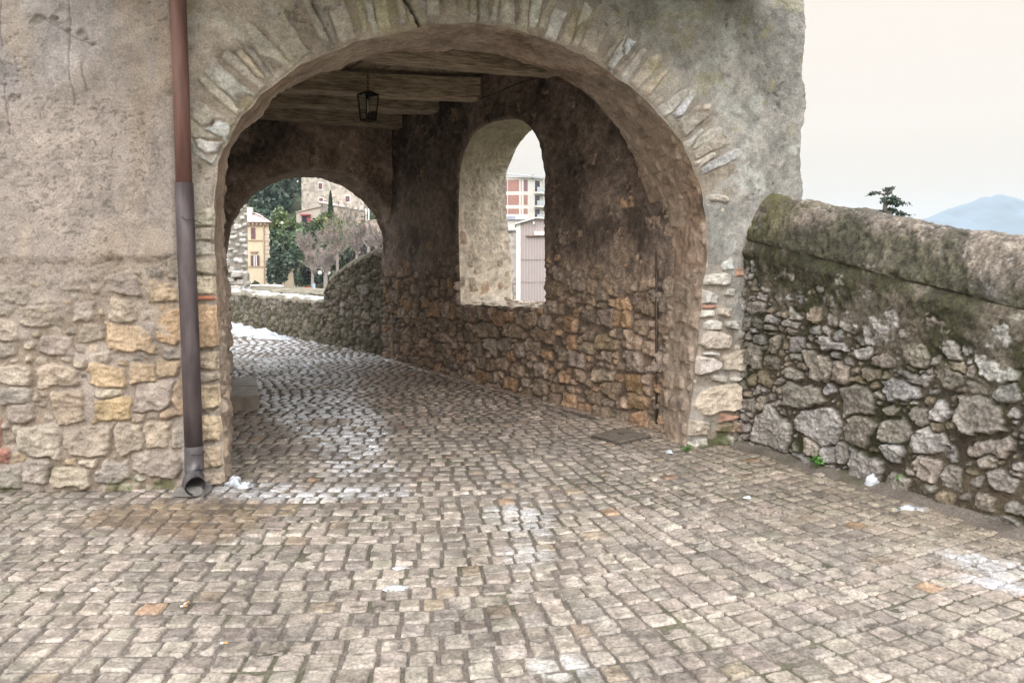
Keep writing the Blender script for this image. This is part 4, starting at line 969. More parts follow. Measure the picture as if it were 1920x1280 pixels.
for (a, b), (c_, d) in zip(q4[:-1], q4[1:]): m.tube([(lc[0] + a * .09, ly + b * .09, bz), (lc[0] + c_ * .09, ly + d * .09, bz)], .010, 6)
m.build('frame', M_iron, LN)
MB().tube([(lc[0] - .012, ly, tz - .02), (lc[0] - .012, ly, tz - .12)], .02, 10).tube([(lc[0] - .012, ly, tz - .11), (lc[0] - .012, ly, tz - .15)], .016, 8).build('lamp_socket', M_iron, LN)
MB().tube([(lc[0] - .012, ly, tz - .06), (lc[0] - .012, ly, tz - .10), (lc[0] - .012, ly, tz - .20), (lc[0] - .012, ly, tz - .225)], [.02, .026, .026, .014], 10).build('bulb', mat_plain('frosted_glass', (.7, .68, .64), .3, 0, .05), LN, smooth=True)
mg, n_, b_ = newmat('lantern_glass'); b_.inputs['Transmission Weight'].default_value = 1; b_.inputs['Roughness'].default_value = .08; b_.inputs['IOR'].default_value = 1.1; b_.inputs['Base Color'].default_value = (.8, .8, .78, 1)
m = MB()
for (a, b), (c_, d) in zip(q4[:-1], q4[1:]):
    A = Vector((lc[0] + a * .118, ly + b * .118, tz - .02)); B = Vector((lc[0] + c_ * .118, ly + d * .118, tz - .02)); Cc_ = Vector((lc[0] + c_ * .086, ly + d * .086, bz)); D_ = Vector((lc[0] + a * .086, ly + b * .086, bz))
    m.add([A, B, Cc_, D_], [(0, 1, 2, 3)])
m.build('glass', mg, LN)
m = MB(); z = tz + .04; k = 0
while z < tz + .20:
    r = .016; pts = [(lc[0] + (r * math.cos(t) if k % 2 else 0), ly + (0 if k % 2 else r * math.cos(t)), z + .022 + .024 * math.sin(t)) for t in np.linspace(0, 2 * math.pi, 9)]
    m.tube(pts, .0045, 5, cap=False); z += .036; k += 1
m.build('chain', M_iron, LN)

# conduit down the passage wall where the front wall's jamb begins, and the cable under the ceiling
e0 = ground(1232, 803); MBc = MB().tube([at(1231, 472, e0[1] - .03), at(1231, 640, e0[1] - .03), (e0[0] - .01, e0[1] - .03, 0)], .012, 8)
o = MBc.build('conduit', mat_plain('rusty_conduit', (.09, .075, .06), .6, .5, .3, 20), smooth=True); tag(o, 'thin dark conduit running down the corner of the right jamb inside the passage', 'conduit')
cpts = []
for (px, py) in [(1060, 120), (1035, 142), (1010, 150), (975, 160), (940, 176), (900, 189), (870, 197)]:
    s_, z_ = TW.uv(px, py); cpts.append(tuple(TW.pos(np.array(s_), np.array(z_), np.array(.07))))
o = MB().tube(cpts, .006, 6).build('cable', M_wire, smooth=True); tag(o, 'thin cable strung along the top of the passage side wall', 'cable')

# stone step beside the far end of the left jamb
s0 = ground(428, 768); s1 = ground(486, 768); sk = [at(432, 768, 8.4), None]
M_step = mat_plain('worn_step_stone', (.27, .235, .20), .5, 0, .3, 9, .012)
w_ = s1[0] - s0[0] + .4; ST = empty('stone_step', (float(s1[0] - w_ / 2), float(s1[1]), 0), 'low worn stone step against the left side of the passage', 'step')
for k, (y0, y1) in enumerate([(0, .62), (.63, 1.25)]):
    m = MB(); sh = -.34 * y0; sh1 = -.34 * y1
    m.poly([(s1[0] - w_ + sh, s1[1] + y0, -.05), (s1[0] + sh, s1[1] + y0, -.05), (s1[0] + sh1, s1[1] + y1, -.05), (s1[0] - w_ + sh1, s1[1] + y1, -.05)],
           [(s1[0] - w_ + sh, s1[1] + y0, .15 + k * .004), (s1[0] + sh, s1[1] + y0, .15 + k * .004), (s1[0] + sh1, s1[1] + y1, .15 + k * .004), (s1[0] - w_ + sh1, s1[1] + y1, .15 + k * .004)])
    m.build('slab', M_step, ST, bevel=.012)

# drain cover
d0, d1, d2, d3 = [ground(*p) for p in ((1108, 818), (1160, 834), (1222, 820), (1168, 803))]
cx = sum(p[0] for p in (d0, d1, d2, d3)) / 4; cy = sum(p[1] for p in (d0, d1, d2, d3)) / 4
DC = empty('drain_cover', (float(cx), float(cy), 0), 'square stone drain cover set in the cobbles near the right jamb', 'drain cover')
M_cov = mat_plain('dark_cover_stone', (.165, .14, .115), .6, 0, .3, 16, .008)
def quad_in(k, z): return [(lerp(cx, p[0], k), lerp(cy, p[1], k), z) for p in (d0, d1, d2, d3)]
MB().poly(quad_in(1.0, -.03), quad_in(1.0, .012)).build('frame', mat_plain('cover_frame', (.10, .085, .07), .7, .2, .3, 20), DC, bevel=.004)
MB().poly(quad_in(.9, .0), quad_in(.9, .022)).build('slab', M_cov, DC, bevel=.006)
MB().tube([(cx - .03, cy, .024), (cx + .03, cy, .024)], .006, 6).build('handle', M_iron, DC)

# ================================================================== SNOW, WEEDS, LITTER
M_snow = None
def mk_snow():
    m, n, b = newmat('old_snow'); b.inputs['Base Color'].default_value = (.55, .585, .64, 1); b.inputs['Roughness'].default_value = .45
    b.inputs['Subsurface Weight'].default_value = .25; b.inputs['Subsurface Radius'].default_value = (.02, .025, .03)
    g = n.nodes.new('ShaderNodeNewGeometry'); t = n.nodes.new('ShaderNodeTexNoise'); t.inputs['Scale'].default_value = 60; n.links.new(g.outputs['Position'], t.inputs['Vector'])
    bp = n.nodes.new('ShaderNodeBump'); bp.inputs['Distance'].default_value = .006; n.links.new(t.outputs[0], bp.inputs['Height']); n.links.new(bp.outputs[0], b.inputs['Normal']); return m
M_snow = mk_snow()
def lump(p, rx, ry, rz, seed, rot=0.):
    n, k = 26, 14; vs = np.zeros((k, n, 3))
    th, ph = np.meshgrid(np.linspace(0, 2 * np.pi, n), np.linspace(0, np.pi / 2, k))
    r = 1 + .9 * fbm(np.cos(th) * 1.2 + seed, np.sin(th) * 1.2 + ph, 1.5, 4, seed)
    x = np.cos(th) * np.cos(ph) * rx * r; y = np.sin(th) * np.cos(ph) * ry * r; z = np.sin(ph) * rz * (1 + .9 * fbm(th * .5, ph, 2, 3, seed + 3)) 
    c_, s_ = math.cos(rot), math.sin(rot)
    return np.stack([p[0] + x * c_ - y * s_, p[1] + x * s_ + y * c_, p[2] + z - .004], -1)
for i, (px, py, rx, ry, rz, rot, lab) in enumerate([
    (438, 908, .055, .04, .05, 0, 'lump of old snow beside the foot of the left jamb'), (460, 912, .045, .03, .03, .2, 'small flat lump of snow just right of the one at the left jamb'),
    (1640, 912, .07, .05, .085, .3, 'lump of snow against a pale boulder at the foot of the parapet'), (1702, 953, .075, .03, .022, .4, 'thin snow remnant on the cobbles in front of the weeds by the parapet'),
    (1254, 848, .035, .022, .022, 0, 'small snow lump on the cobbles below the right pier'), (738, 1102, .06, .03, .007, .2, 'thin melting snow patch in the middle foreground'),
    (748, 1064, .035, .02, .006, 0, 'tiny melting snow patch just above the larger middle one'), (1402, 932, .03, .018, .012, 0, 'speck of snow on the cobbles right of centre')]):
    p = ground(px, py); o = link('snow_lump', mesh_np('snow_lump', lump((p[0], p[1], 0), rx, ry, rz, 40 + i, rot), grid_faces(14, 26), None), M_snow)
    tag(o, lab, 'snow', 'leftover snow lumps')
# snow bank ploughed against the low wall beyond the passage
ga, gb = ground(565, 640), ground(430, 607)
k = np.linspace(.1, 1.5, 160)[None, :]; q = np.linspace(0, 1, 40)[:, None]
nrm = np.array([-(gb - ga)[1], (gb - ga)[0]]); nrm = nrm / np.linalg.norm(nrm); nrm = -nrm if nrm[0] > 0 else nrm
if np.dot(nrm, -ga[:2]) < 0: nrm = -nrm
wdt = (.5 + .5 * fbm(k * 5, k * 0, 1, 3, 77)) * ss(.1, .25, k) * .6 + .12
XX = ga[0] + (gb - ga)[0] * k + nrm[0] * q * wdt * 1.5; YY = ga[1] + (gb - ga)[1] * k + nrm[1] * q * wdt * 1.5
hh = .06 * (1 - q) ** .7 * ss(.1, .2, k) * (1 + 1.6 * fbm(XX, YY, 2.5, 4, 78)) + .05 * fbm(XX, YY, 6, 4, 79) - .02 * q
o = link('snow_bank', mesh_np('snow_bank', np.stack([XX, YY, hh], -1), grid_faces(40, 160), None), M_snow); tag(o, None, None, None, 'stuff')
def mat_leaf(name, trans=.25):
    m, n, b = newmat(name); a = n.nodes.new('ShaderNodeAttribute'); a.attribute_name = 'Col'
    n.links.new(a.outputs['Color'], b.inputs['Base Color']); b.inputs['Roughness'].default_value = .65; b.inputs['Specular IOR Level'].default_value = .25
    b.inputs['Subsurface Weight'].default_value = 0.0; return m
M_leaf = mat_leaf('leaves')
M_bark = mat_plain('bark', (.12, .10, .085), .9, 0, .3, 8)
def cards(P, size, col, seed, asp=1.0, var=.35, axis=None):
    """leaf-sized quads at points P"""
    rg = np.random.RandomState(seed); n = len(P)
    a = rg.normal(size=(n, 3)); a /= np.linalg.norm(a, axis=1)[:, None]
    b = rg.normal(size=(n, 3)); b -= a * np.sum(a * b, 1)[:, None]; b /= np.linalg.norm(b, axis=1)[:, None]
    s = (size * rg.uniform(.6, 1.3, n))[:, None]; a = a * s * asp; b = b * s
    V = np.stack([P - a, P - b * .6, P + a, P + b * .6], 1).reshape(-1, 3)
    c = np.array(col)[None] * (1 + var * rg.uniform(-1, 1, n))[:, None] * (1 + .12 * rg.uniform(-1, 1, (n, 3)))
    return V, np.arange(n * 4).reshape(n, 4), np.repeat(c, 4, 0)
for i, (px, py, n, sp, lab) in enumerate([(1560, 878, 70, .05, 'small green weed at the parapet foot, nearest the pier'), (1745, 922, 150, .085, 'bright green weed clump at the foot of the parapet'), (1790, 938, 60, .05, 'small green weed just right of the bright clump'), (1288, 845, 40, .03, 'tiny green weed growing between cobbles at the right pier'), (318, 905, 90, .05, 'little green weed at the wall foot beside the downpipe'), (252, 912, 40, .04, 'sparse weed at the foot of the left wall')]):
    g = ground(px, py); g[:2] += PP.n * (.15 if i < 3 else 0); g[1] -= .06 * (i > 3); g[2] += .05 * (i < 3); rg = np.random.RandomState(60 + i)
    P_ = g[None] + np.stack([rg.normal(size=n) * sp * .6, rg.normal(size=n) * sp * .35, np.abs(rg.normal(size=n)) * sp * .55 + .008], -1)
    T = empty('weed', (float(g[0]), float(g[1]), 0), lab, 'weed', 'weeds at the wall feet')
    V1, F1, C1_ = cards(P_, .014 if i < 3 else .011, (.08, .21, .035), 70 + i); link('leaves', mesh_np('leaves', V1, F1, C1_, False), M_leaf, T)
    m = MB()
    for k in range(9): m.tube([(g[0], g[1], -.01), tuple(P_[k % n])], .0015, 4)
    m.build('stem', mat_plain('stem', (.08, .14, .04), .7), T)
for i, (px, py, r) in enumerate([(338, 1141, .3), (345, 1139, 1.2), (413, 1210, .1)]):
    g = ground(px, py); T = empty('cigarette_butt', (float(g[0]), float(g[1]), 0), ['orange and white cigarette butt on the left foreground cobbles', 'second cigarette butt lying across the first', 'dark stubbed cigarette butt nearer the camera'][i], 'cigarette butt', 'dropped cigarette butts')
    c_, s_ = math.cos(r), math.sin(r); z = .012 + .006 * (i == 1)
    MB().tube([(g[0], g[1], z), (g[0] + .012 * c_, g[1] + .012 * s_, z)], .004, 8).build('paper', mat_plain('paper', (.75, .73, .7)), T)
    MB().tube([(g[0] + .012 * c_, g[1] + .012 * s_, z), (g[0] + .03 * c_, g[1] + .03 * s_, z)], .0042, 8).build('filter', mat_plain('filter', (.55, .28, .1)), T)

# ================================================================== TERRAIN
PZ = -3.45
def terr(x, y):
    z = PZ + 0 * x
    hill = ss(112, 118, y) * ((np.clip(y - 116, 0, 56)) * .21 + np.clip(y - 172, 0, 400) * .32)
    left = ss(5, -25, x + .0 * y)
    z = z + hill * left
    right = ss(0, 60, x - .0 * y) * ss(20, 120, y); z = z - right * 26
    z = z + fbm(x, y, .02, 3, 2000) * 6 * ss(125, 200, y)
    far = ss(600, 2500, np.hypot(x, y)); z = lerp(z, -30 + 0 * z, far * ss(500, 900, np.hypot(x, y)))
    return z
xs = np.concatenate([-np.geomspace(4400, 60, 30), np.arange(-58, 60, 3.), np.geomspace(60, 4400, 30)]); ys = np.concatenate([[-3000, -900, -300, -100, -40, -10], np.arange(0, 240, 3.), np.geomspace(240, 5400, 44)])
XX, YY = np.meshgrid(xs, ys); ZZ = terr(XX, YY) - .0; ZZ = np.where((YY < 30) & (YY > -30), np.minimum(ZZ, PZ), ZZ)
nz = fbm(XX, YY, .05, 4, 2010); col = lerp(np.array([.055, .08, .035]), np.array([.09, .095, .05]), ss(0, .3, nz)[..., None])
pzm = ss(40, 45, YY) * ss(116, 113, YY) * ss(-80, -70, XX) * ss(20, 10, XX); col = lerp(col, np.array([.20, .20, .20]), pzm[..., None])
o = link('terrain', mesh_np('terrain', np.stack([XX, YY, ZZ], -1), grid_faces(*XX.shape), col), M_far); tag(o, None, None, None, 'structure')
# retaining body under the road
m = MB(); e = PP.pos(np.array([-.2, 3.55]), np.zeros(2), np.array([-.3, -.3])); f0 = OUT.pos(np.array([0, TL + .3]), np.zeros(2), np.array([-.02, -.02]))
poly = [tuple(e[1][:2]), tuple(e[0][:2]), tuple(f0[0][:2]), tuple(f0[1][:2]), tuple((Q0 + [.4, 0, 0])[:2]), tuple((Q1 + [.4, .1, 0])[:2]), (Q2[0] - 2, Q2[1] + 2.6), (-13, 26), (-13, -4), (3.5, -4)]
m.poly([(x, y, -6) for x, y in poly], [(x, y, -.07) for x, y in poly]); o = m.build('terrace', mat_plain('retaining_stone', (.2, .18, .15), .9, 0, .3, 3)); tag(o, None, None, None, 'structure')

# mountain across the valley
rp_ = [(1500, 470), (1600, 452), (1690, 426), (1720, 413), (1762, 400), (1800, 386), (1825, 374), (1842, 367), (1853, 372), (1866, 366), (1885, 370), (1900, 378), (1925, 377), (1990, 392), (2100, 400), (2300, 430), (2600, 440), (3000, 460)]
YM = 3600.; kx = np.array([(p[0] - 960) / 1500 * YM for p in rp_]); kz = np.array([1.6 + (483 - p[1]) / 1500 * YM for p in rp_])
gx2 = np.linspace(kx[0], kx[-1], 420); rd = np.interp(gx2, kx, kz) + fbm(gx2, gx2 * 0, .012, 5, 2100) * 14
qq = np.linspace(-1, 1, 60)[:, None]; XX = gx2[None] + 0 * qq; YY = YM + qq * 900 + 0 * XX
ZZ = -40 + (rd[None] + 40) * (1 - np.abs(qq) ** 1.2) + fbm(XX, YY, .006, 5, 2101) * 60 * np.abs(qq) * 1.0
ZZ[-1] = -60; ZZ[0] = -60
o = link('mountain', mesh_np('mountain', np.stack([XX, YY, ZZ], -1), grid_faces(*XX.shape), np.array([.085, .125, .175]) * (1 + .8 * fbm(XX, YY, .01, 4, 2102))[..., None]), M_far); tag(o, None, None, None, 'structure')  # haze blue partly painted into the mountain's colour

# ================================================================== BACKGROUND BUILDINGS
M_cream = mat_plain('cream_render', (.54, .46, .335), .85, 0, .10, 1.2)
M_trim = mat_plain('brown_trim', (.34, .25, .17), .8)
M_tile = mat_plain('snow_dusted_tiles', (.46, .38, .36), .8, 0, .35, 1.5)
M_shut = mat_plain('wine_shutter', (.14, .07, .08), .6); M_win = mat_plain('window_glass', (.05, .055, .07), .15, 0, .2, 2, spec=.6)
M_white = mat_plain('white_paint', (.72, .72, .70), .6, 0, .08, 3); M_door = mat_plain('dark_door', (.08, .07, .06), .6)
def X_(px, Y): return (px - 960) / F * Y
def Z_(py, Y): return EYE + (483 - py) / F * Y
def rect(name, px0, py0, px1, py1, Y, mat, parent, proud=.06, dep=.12, bevel=0):
    x0, x1, z0, z1 = X_(px0, Y), X_(px1, Y), Z_(py1, Y), Z_(py0, Y)
    return MB().box(((x0 + x1) / 2, Y - proud + dep / 2, (z0 + z1) / 2), (x1 - x0, dep, z1 - z0)).build(name, mat, parent)
Y = 100.
B = empty('yellow_house', (X_(480, Y), Y, PZ), 'cream yellow house with wine red shutters and a snow dusted roof', 'house')
x0, x1, zt = X_(430, Y), X_(505, Y), Z_(417, Y)
bx_ = X_(505.5, Y + 9)
MB().poly([(x0, Y, PZ), (x1, Y, PZ), (bx_, Y + 9, PZ), (x0, Y + 9, PZ)], [(x0, Y, zt), (x1, Y, zt), (bx_, Y + 9, zt), (x0, Y + 9, zt)]).build('wall', M_cream, B)
m = MB(); ex0, ex1 = x0 - .5, x1 + .55; m.poly([(ex0, Y - .5, zt), (ex1, Y - .5, zt), (bx_ + .5, Y + 9.5, zt), (ex0, Y + 9.5, zt)], [(ex0 + 3, Y + 4, zt + 1.3), (x1 - 3.4, Y + 4, zt + 1.5), (x1 - 3.4, Y + 6, zt + 1.5), (ex0 + 3, Y + 6, zt + 1.3)]); m.build('roof', M_tile, B)
xx = X_(462, Y)
while xx < x1: MB().box((xx, Y - .2, zt - .22), (.28, .4, .22)).build('corbel', M_trim, B); xx += .5
MB().box(((x0 + x1) / 2, Y - .06, zt - .45), (x1 - x0 + .1, .14, .12)).build('cornice', M_trim, B)
for py in (451, 500): MB().box(((x0 + x1) / 2, Y - .05, Z_(py, Y)), (x1 - x0 + .06, .1, .14)).build('string_course', M_trim, B)
for px in (436, 454, 472): rect('shuttered_window', px, 427, px + 8, 448, Y, M_shut, B)
for px in (436, 471):
    W_ = rect('window', px + 3.5, 479, px + 12.5, 498, Y, M_win, B, .03, .06)
    rect('frame', px + 5.2, 479, px + 7.0, 498, Y, M_white, B, .06, .03); rect('frame', px + 9.0, 479, px + 10.8, 498, Y, M_white, B, .06, .03)
    rect('shutter', px, 479, px + 4, 498.5, Y, M_shut, B, .12, .06); rect('shutter', px + 12, 479, px + 16, 498.5, Y, M_shut, B, .12, .06)
    rect('window_hood', px + 0, 471, px + 14, 474, Y, M_trim, B, .25, .3)
MB().tube([(X_(496.5, Y), Y - .15, zt - .3), (X_(496.5, Y), Y - .15, PZ)], .07, 6).build('drainpipe', M_trim, B)
m = MB(); z = PZ
while z < zt - 1: m.box((x1 - .35 + .1 * (int(z * 2) % 2), Y - .04, z + .22), (.75, .1, .4)); z += .5
m.build('quoins', mat_plain('pale_quoins', (.5, .44, .36), .9, 0, .3, 2), B)
rect('chimney', 464, 389, 473, 405, Y + 5, M_white, B, 0, .7)
ez = Z_(507, Y); e1 = X_(549, Y); MB().box(((x1 + e1) / 2, Y + 1.2, (PZ + ez) / 2), (e1 - x1 - .004, 2.4, ez - PZ)).build('side_wing', M_cream, B)
MB().box(((x1 + e1) / 2, Y + 1.2, ez + .1), (e1 - x1 + .3, 2.8, .2)).build('wing_roof', M_trim, B)
rect('door', 517, 518, 524.5, 536, Y, M_door, B); rect('door_frame', 515.5, 517, 517, 537, Y, M_trim, B); rect('door_frame', 524.5, 517, 526, 537, Y, M_trim, B)

# near rough stone building at the far left of the passage view
Y = 23.; q = Field(0, 2.2, -4, 3.9, .03, seed=131, warp=.02)
q.fill(3500, (.07, .15), (.4, .7), lambda x, y: y > -1, lambda r, x, y: jitcol(r, r.choice([(.5, .49, .46), (.42, .41, .38), (.56, .55, .53), (.35, .34, .31)])), h=(.04, .08)); q.fill(2500, (.04, .07), (.4, .8), lambda x, y: y > -1, lambda r, x, y: jitcol(r, (.44, .42, .38)), h=(.03, .06))
D, c, t = q.bake((.22, .205, .18), bevel=.03, rough=.02)
RB_ = empty('stone_house', (X_(450, Y), Y, 0), 'rough pale grey stone house corner at the left edge of the far arch view', 'house')
xr = X_(466, Y); lean = ss(0, 4, q.V) * 0
fm_ = mesh_np('front_face', np.stack([xr - 2.2 + q.U, Y - D, q.V], -1), grid_faces(q.nv, q.nu), c); link('front_face', fm_, M_wall, RB_)
MB().poly([(xr - 2.2, Y + .02, -4), (xr - .03, Y + .02, -4), (X_(462, Y + 4), Y + 4, -4), (xr - 3.5, Y + 4, -4)], [(xr - 2.2, Y + .02, 3.9), (xr - .03, Y + .02, 3.9), (X_(462, Y + 4), Y + 4, 3.9), (xr - 3.5, Y + 4, 3.9)]).build('body', mat_plain('house_body', (.4, .38, .35), .9, 0, .3, 3), RB_)
# tumbled wall stub in front of it with snow on the stones
TS = empty('rubble_stub', (X_(440, 21), 21, 0), 'tumbled end of a rubble wall with snow caps in front of the stone house', 'rubble')
rr = random.Random(8); ms_ = MB(); sn_ = MB()
m1 = MB(); m2 = MB()
for i in range(46):
    px = rr.uniform(415, 462); zz = rr.uniform(.3, 1.45 - (px - 430) * .018); 
    x = X_(px, 21); y = 21 + rr.uniform(-.2, .2); sx, sy, sz = rr.uniform(.14, .3), .22, rr.uniform(.08, .15)
    m1.box((x, y, zz), (sx, sy, sz), rz=rr.uniform(-.4, .4), ry=rr.uniform(-.15, .15), taper=.85)
    if rr.random() < .35: MB().box((x, y, zz + sz / 2 + .02), (sx * .8, sy * .8, .035), rz=rr.uniform(-.3, .3), taper=.7).build('snow_cap', M_snow, TS, bevel=.012)
m1.box((X_(438, 21.1), 21.2, .4), (.7, .3, 1.6)); m1.build('stones', mat_plain('rubble_stones', (.33, .31, .28), .9, 0, .35, 6, .02), TS, bevel=.03)

# big stone house on the hill
Y = 172.; BH = empty('hill_house', (X_(620, Y), Y, 8), 'tall grey brown stone house on the hillside with small dark windows', 'house')
def mat_rubble_far(name, col, sc_=1.6):
    m, n, b = newmat(name); g = n.nodes.new('ShaderNodeNewGeometry'); v = n.nodes.new('ShaderNodeTexVoronoi'); v.inputs['Scale'].default_value = sc_; n.links.new(g.outputs['Position'], v.inputs['Vector'])
    hs = n.nodes.new('ShaderNodeSeparateColor'); n.links.new(v.outputs['Color'], hs.inputs[0]); r = n.nodes.new('ShaderNodeMapRange'); r.inputs[3].default_value = .65; r.inputs[4].default_value = 1.3; n.links.new(hs.outputs[0], r.inputs[0])
    vm = n.nodes.new('ShaderNodeVectorMath'); vm.operation = 'SCALE'; vm.inputs[0].default_value = col; n.links.new(r.outputs[0], vm.inputs['Scale']); n.links.new(vm.outputs[0], b.inputs['Base Color']); b.inputs['Roughness'].default_value = .9
    return m
M_hs = mat_rubble_far('hill_stone', (.38, .345, .30)); M_hs2 = mat_rubble_far('hill_stone_warm', (.42, .35, .30))
xa, xb = X_(567, Y), X_(683, Y); MB().box(((xa + xb) / 2, Y + 5, 14), (xb - xa, 10, 22)).build('wall', M_hs, BH)
MB().poly([(xa - .4, Y - .4, 25), (xb + .4, Y - .4, 25), (xb + .4, Y + 10.4, 25), (xa - .4, Y + 10.4, 25)], [(xa + 3, Y + 4.5, 27.5), (xb - 3, Y + 4.5, 27.5), (xb - 3, Y + 5.5, 27.5), (xa + 3, Y + 5.5, 27.5)]).build('roof', M_tile, BH)
for (a, b, c_, d) in [(599, 344, 606, 355), (600, 372, 607, 379), (649, 368, 657, 379)]:
    fr = rect('window_frame', a - 1.3, b - 1.5, c_ + 1.3, d + 1.8, Y, M_white, BH, .04, .08); rect('window', a, b, c_, d, Y, M_shut, BH, .12, .1)
Y2 = 166.
m = MB(); za = PZ + 8; m.poly([(X_(602, Y2), Y2, za), (X_(683, Y2), Y2, za), (X_(683, Y2), Y - .1, za), (X_(602, Y2), Y - .1, za)], [(X_(602, Y2), Y2, Z_(381, Y2)), (X_(683, Y2), Y2, Z_(397, Y2)), (X_(683, Y2), Y - .1, Z_(397, Y2)), (X_(602, Y2), Y - .1, Z_(381, Y2))]); m.build('annex', M_hs2, BH)
m = MB(); m.poly([(X_(600, Y2), Y2 - .4, Z_(380.5, Y2)), (X_(684, Y2), Y2 - .4, Z_(396.5, Y2)), (X_(684, Y2), Y - .1, Z_(396.5, Y2)), (X_(600, Y2), Y - .1, Z_(380.5, Y2))], [(X_(600, Y2), Y2 - .4, Z_(377.5, Y2)), (X_(684, Y2), Y2 - .4, Z_(393.5, Y2)), (X_(684, Y2), Y - .1, Z_(391, Y2)), (X_(600, Y2), Y - .1, Z_(375, Y2))]); m.build('annex_roof', mat_plain('snowy_roof_edge', (.55, .50, .48), .8, 0, .2, .5), BH)
rect('window', 603.5, 384, 607, 390.5, Y2, M_win, BH)
Y3 = 160.; PH = empty('hillside_cottage', (X_(578, Y3), Y3, 6), 'small pale cottage with a red porch below the tall stone house', 'cottage')
m = MB(); za = PZ + 6; m.poly([(X_(557, Y3), Y3, za), (X_(602, Y3), Y3, za), (X_(602, Y3), Y3 + 5, za), (X_(557, Y3), Y3 + 5, za)], [(X_(557, Y3), Y3, Z_(399, Y3)), (X_(602, Y3), Y3, Z_(388, Y3)), (X_(602, Y3), Y3 + 5, Z_(386, Y3)), (X_(557, Y3), Y3 + 5, Z_(397, Y3))]); m.build('wall', mat_plain('pale_render', (.45, .40, .35), .9), PH)
m = MB(); m.poly([(X_(556, Y3), Y3 - .3, Z_(399, Y3)), (X_(603, Y3), Y3 - .3, Z_(388, Y3)), (X_(603, Y3), Y3 + 5.3, Z_(386, Y3)), (X_(556, Y3), Y3 + 5.3, Z_(397, Y3))], [(X_(556, Y3), Y3 - .3, Z_(397.5, Y3)), (X_(603, Y3), Y3 - .3, Z_(386.5, Y3)), (X_(603, Y3), Y3 + 5.3, Z_(384, Y3)), (X_(556, Y3), Y3 + 5.3, Z_(395, Y3))]); m.build('roof', mat_plain('stone_roof', (.42, .38, .34), .9), PH)
rect('porch_opening', 567, 406, 577, 418, Y3, M_win, PH); M_red = mat_plain('red_panel', (.35, .08, .09), .7)
rect('red_panel', 577, 402, 584, 415, Y3, M_red, PH, .3, .1); rect('porch_beam', 566, 402, 584, 404.5, Y3, M_red, PH, 1.0, 1.0)
# garden wall, gate post at the right of the far view
GW = rect('garden_wall', 684, 412, 760, 450, 150., M_hs2, None, 0, .6); tag(GW, 'stone garden wall high on the right of the far arch view', 'wall')
for px, lab in ((686, 'left white gate post by the stone garden wall'), (691, 'right white gate post by the stone garden wall')):
    o = rect('gate_post', px, 391, px + 2.2, 413, 149., M_white, None, 0, .3); tag(o, lab, 'gate post', 'gate posts above the garden wall')

# street lamps
def street_lamp(px, pyt, pyb, Y, lab, double=False):
    x = X_(px, Y); zt_ = Z_(pyt, Y); zb_ = Z_(pyb, Y); T = empty('street_lamp', (x, Y, zb_), lab, 'street lamp', 'globe street lamps')
    MB().tube([(x, Y, zb_), (x, Y, zt_)], [.08, .05], 8).build('post', mat_plain('lamp_post', (.25, .26, .26), .5, .5), T)
    if double: MB().tube([(x - .45, Y, zt_), (x + .45, Y, zt_)], .03, 6).build('arm', M_iron, T)
    for dx in ((-.45, .45) if double else (0,)):
        MB().ball((x + dx, Y, zt_ + .22), .24, 12).build('globe', M_white, T, smooth=True)
street_lamp(607.5, 515, 549, 88, 'double globe street lamp above the parked cars', True)
street_lamp(492, 409, 470, 140, 'single globe street lamp just above the yellow house roof')
street_lamp(530, 421, 470, 130, 'single globe street lamp among the shrubs left of centre')
street_lamp(560, 343, 372, 190, 'single globe street lamp beside the hill house')

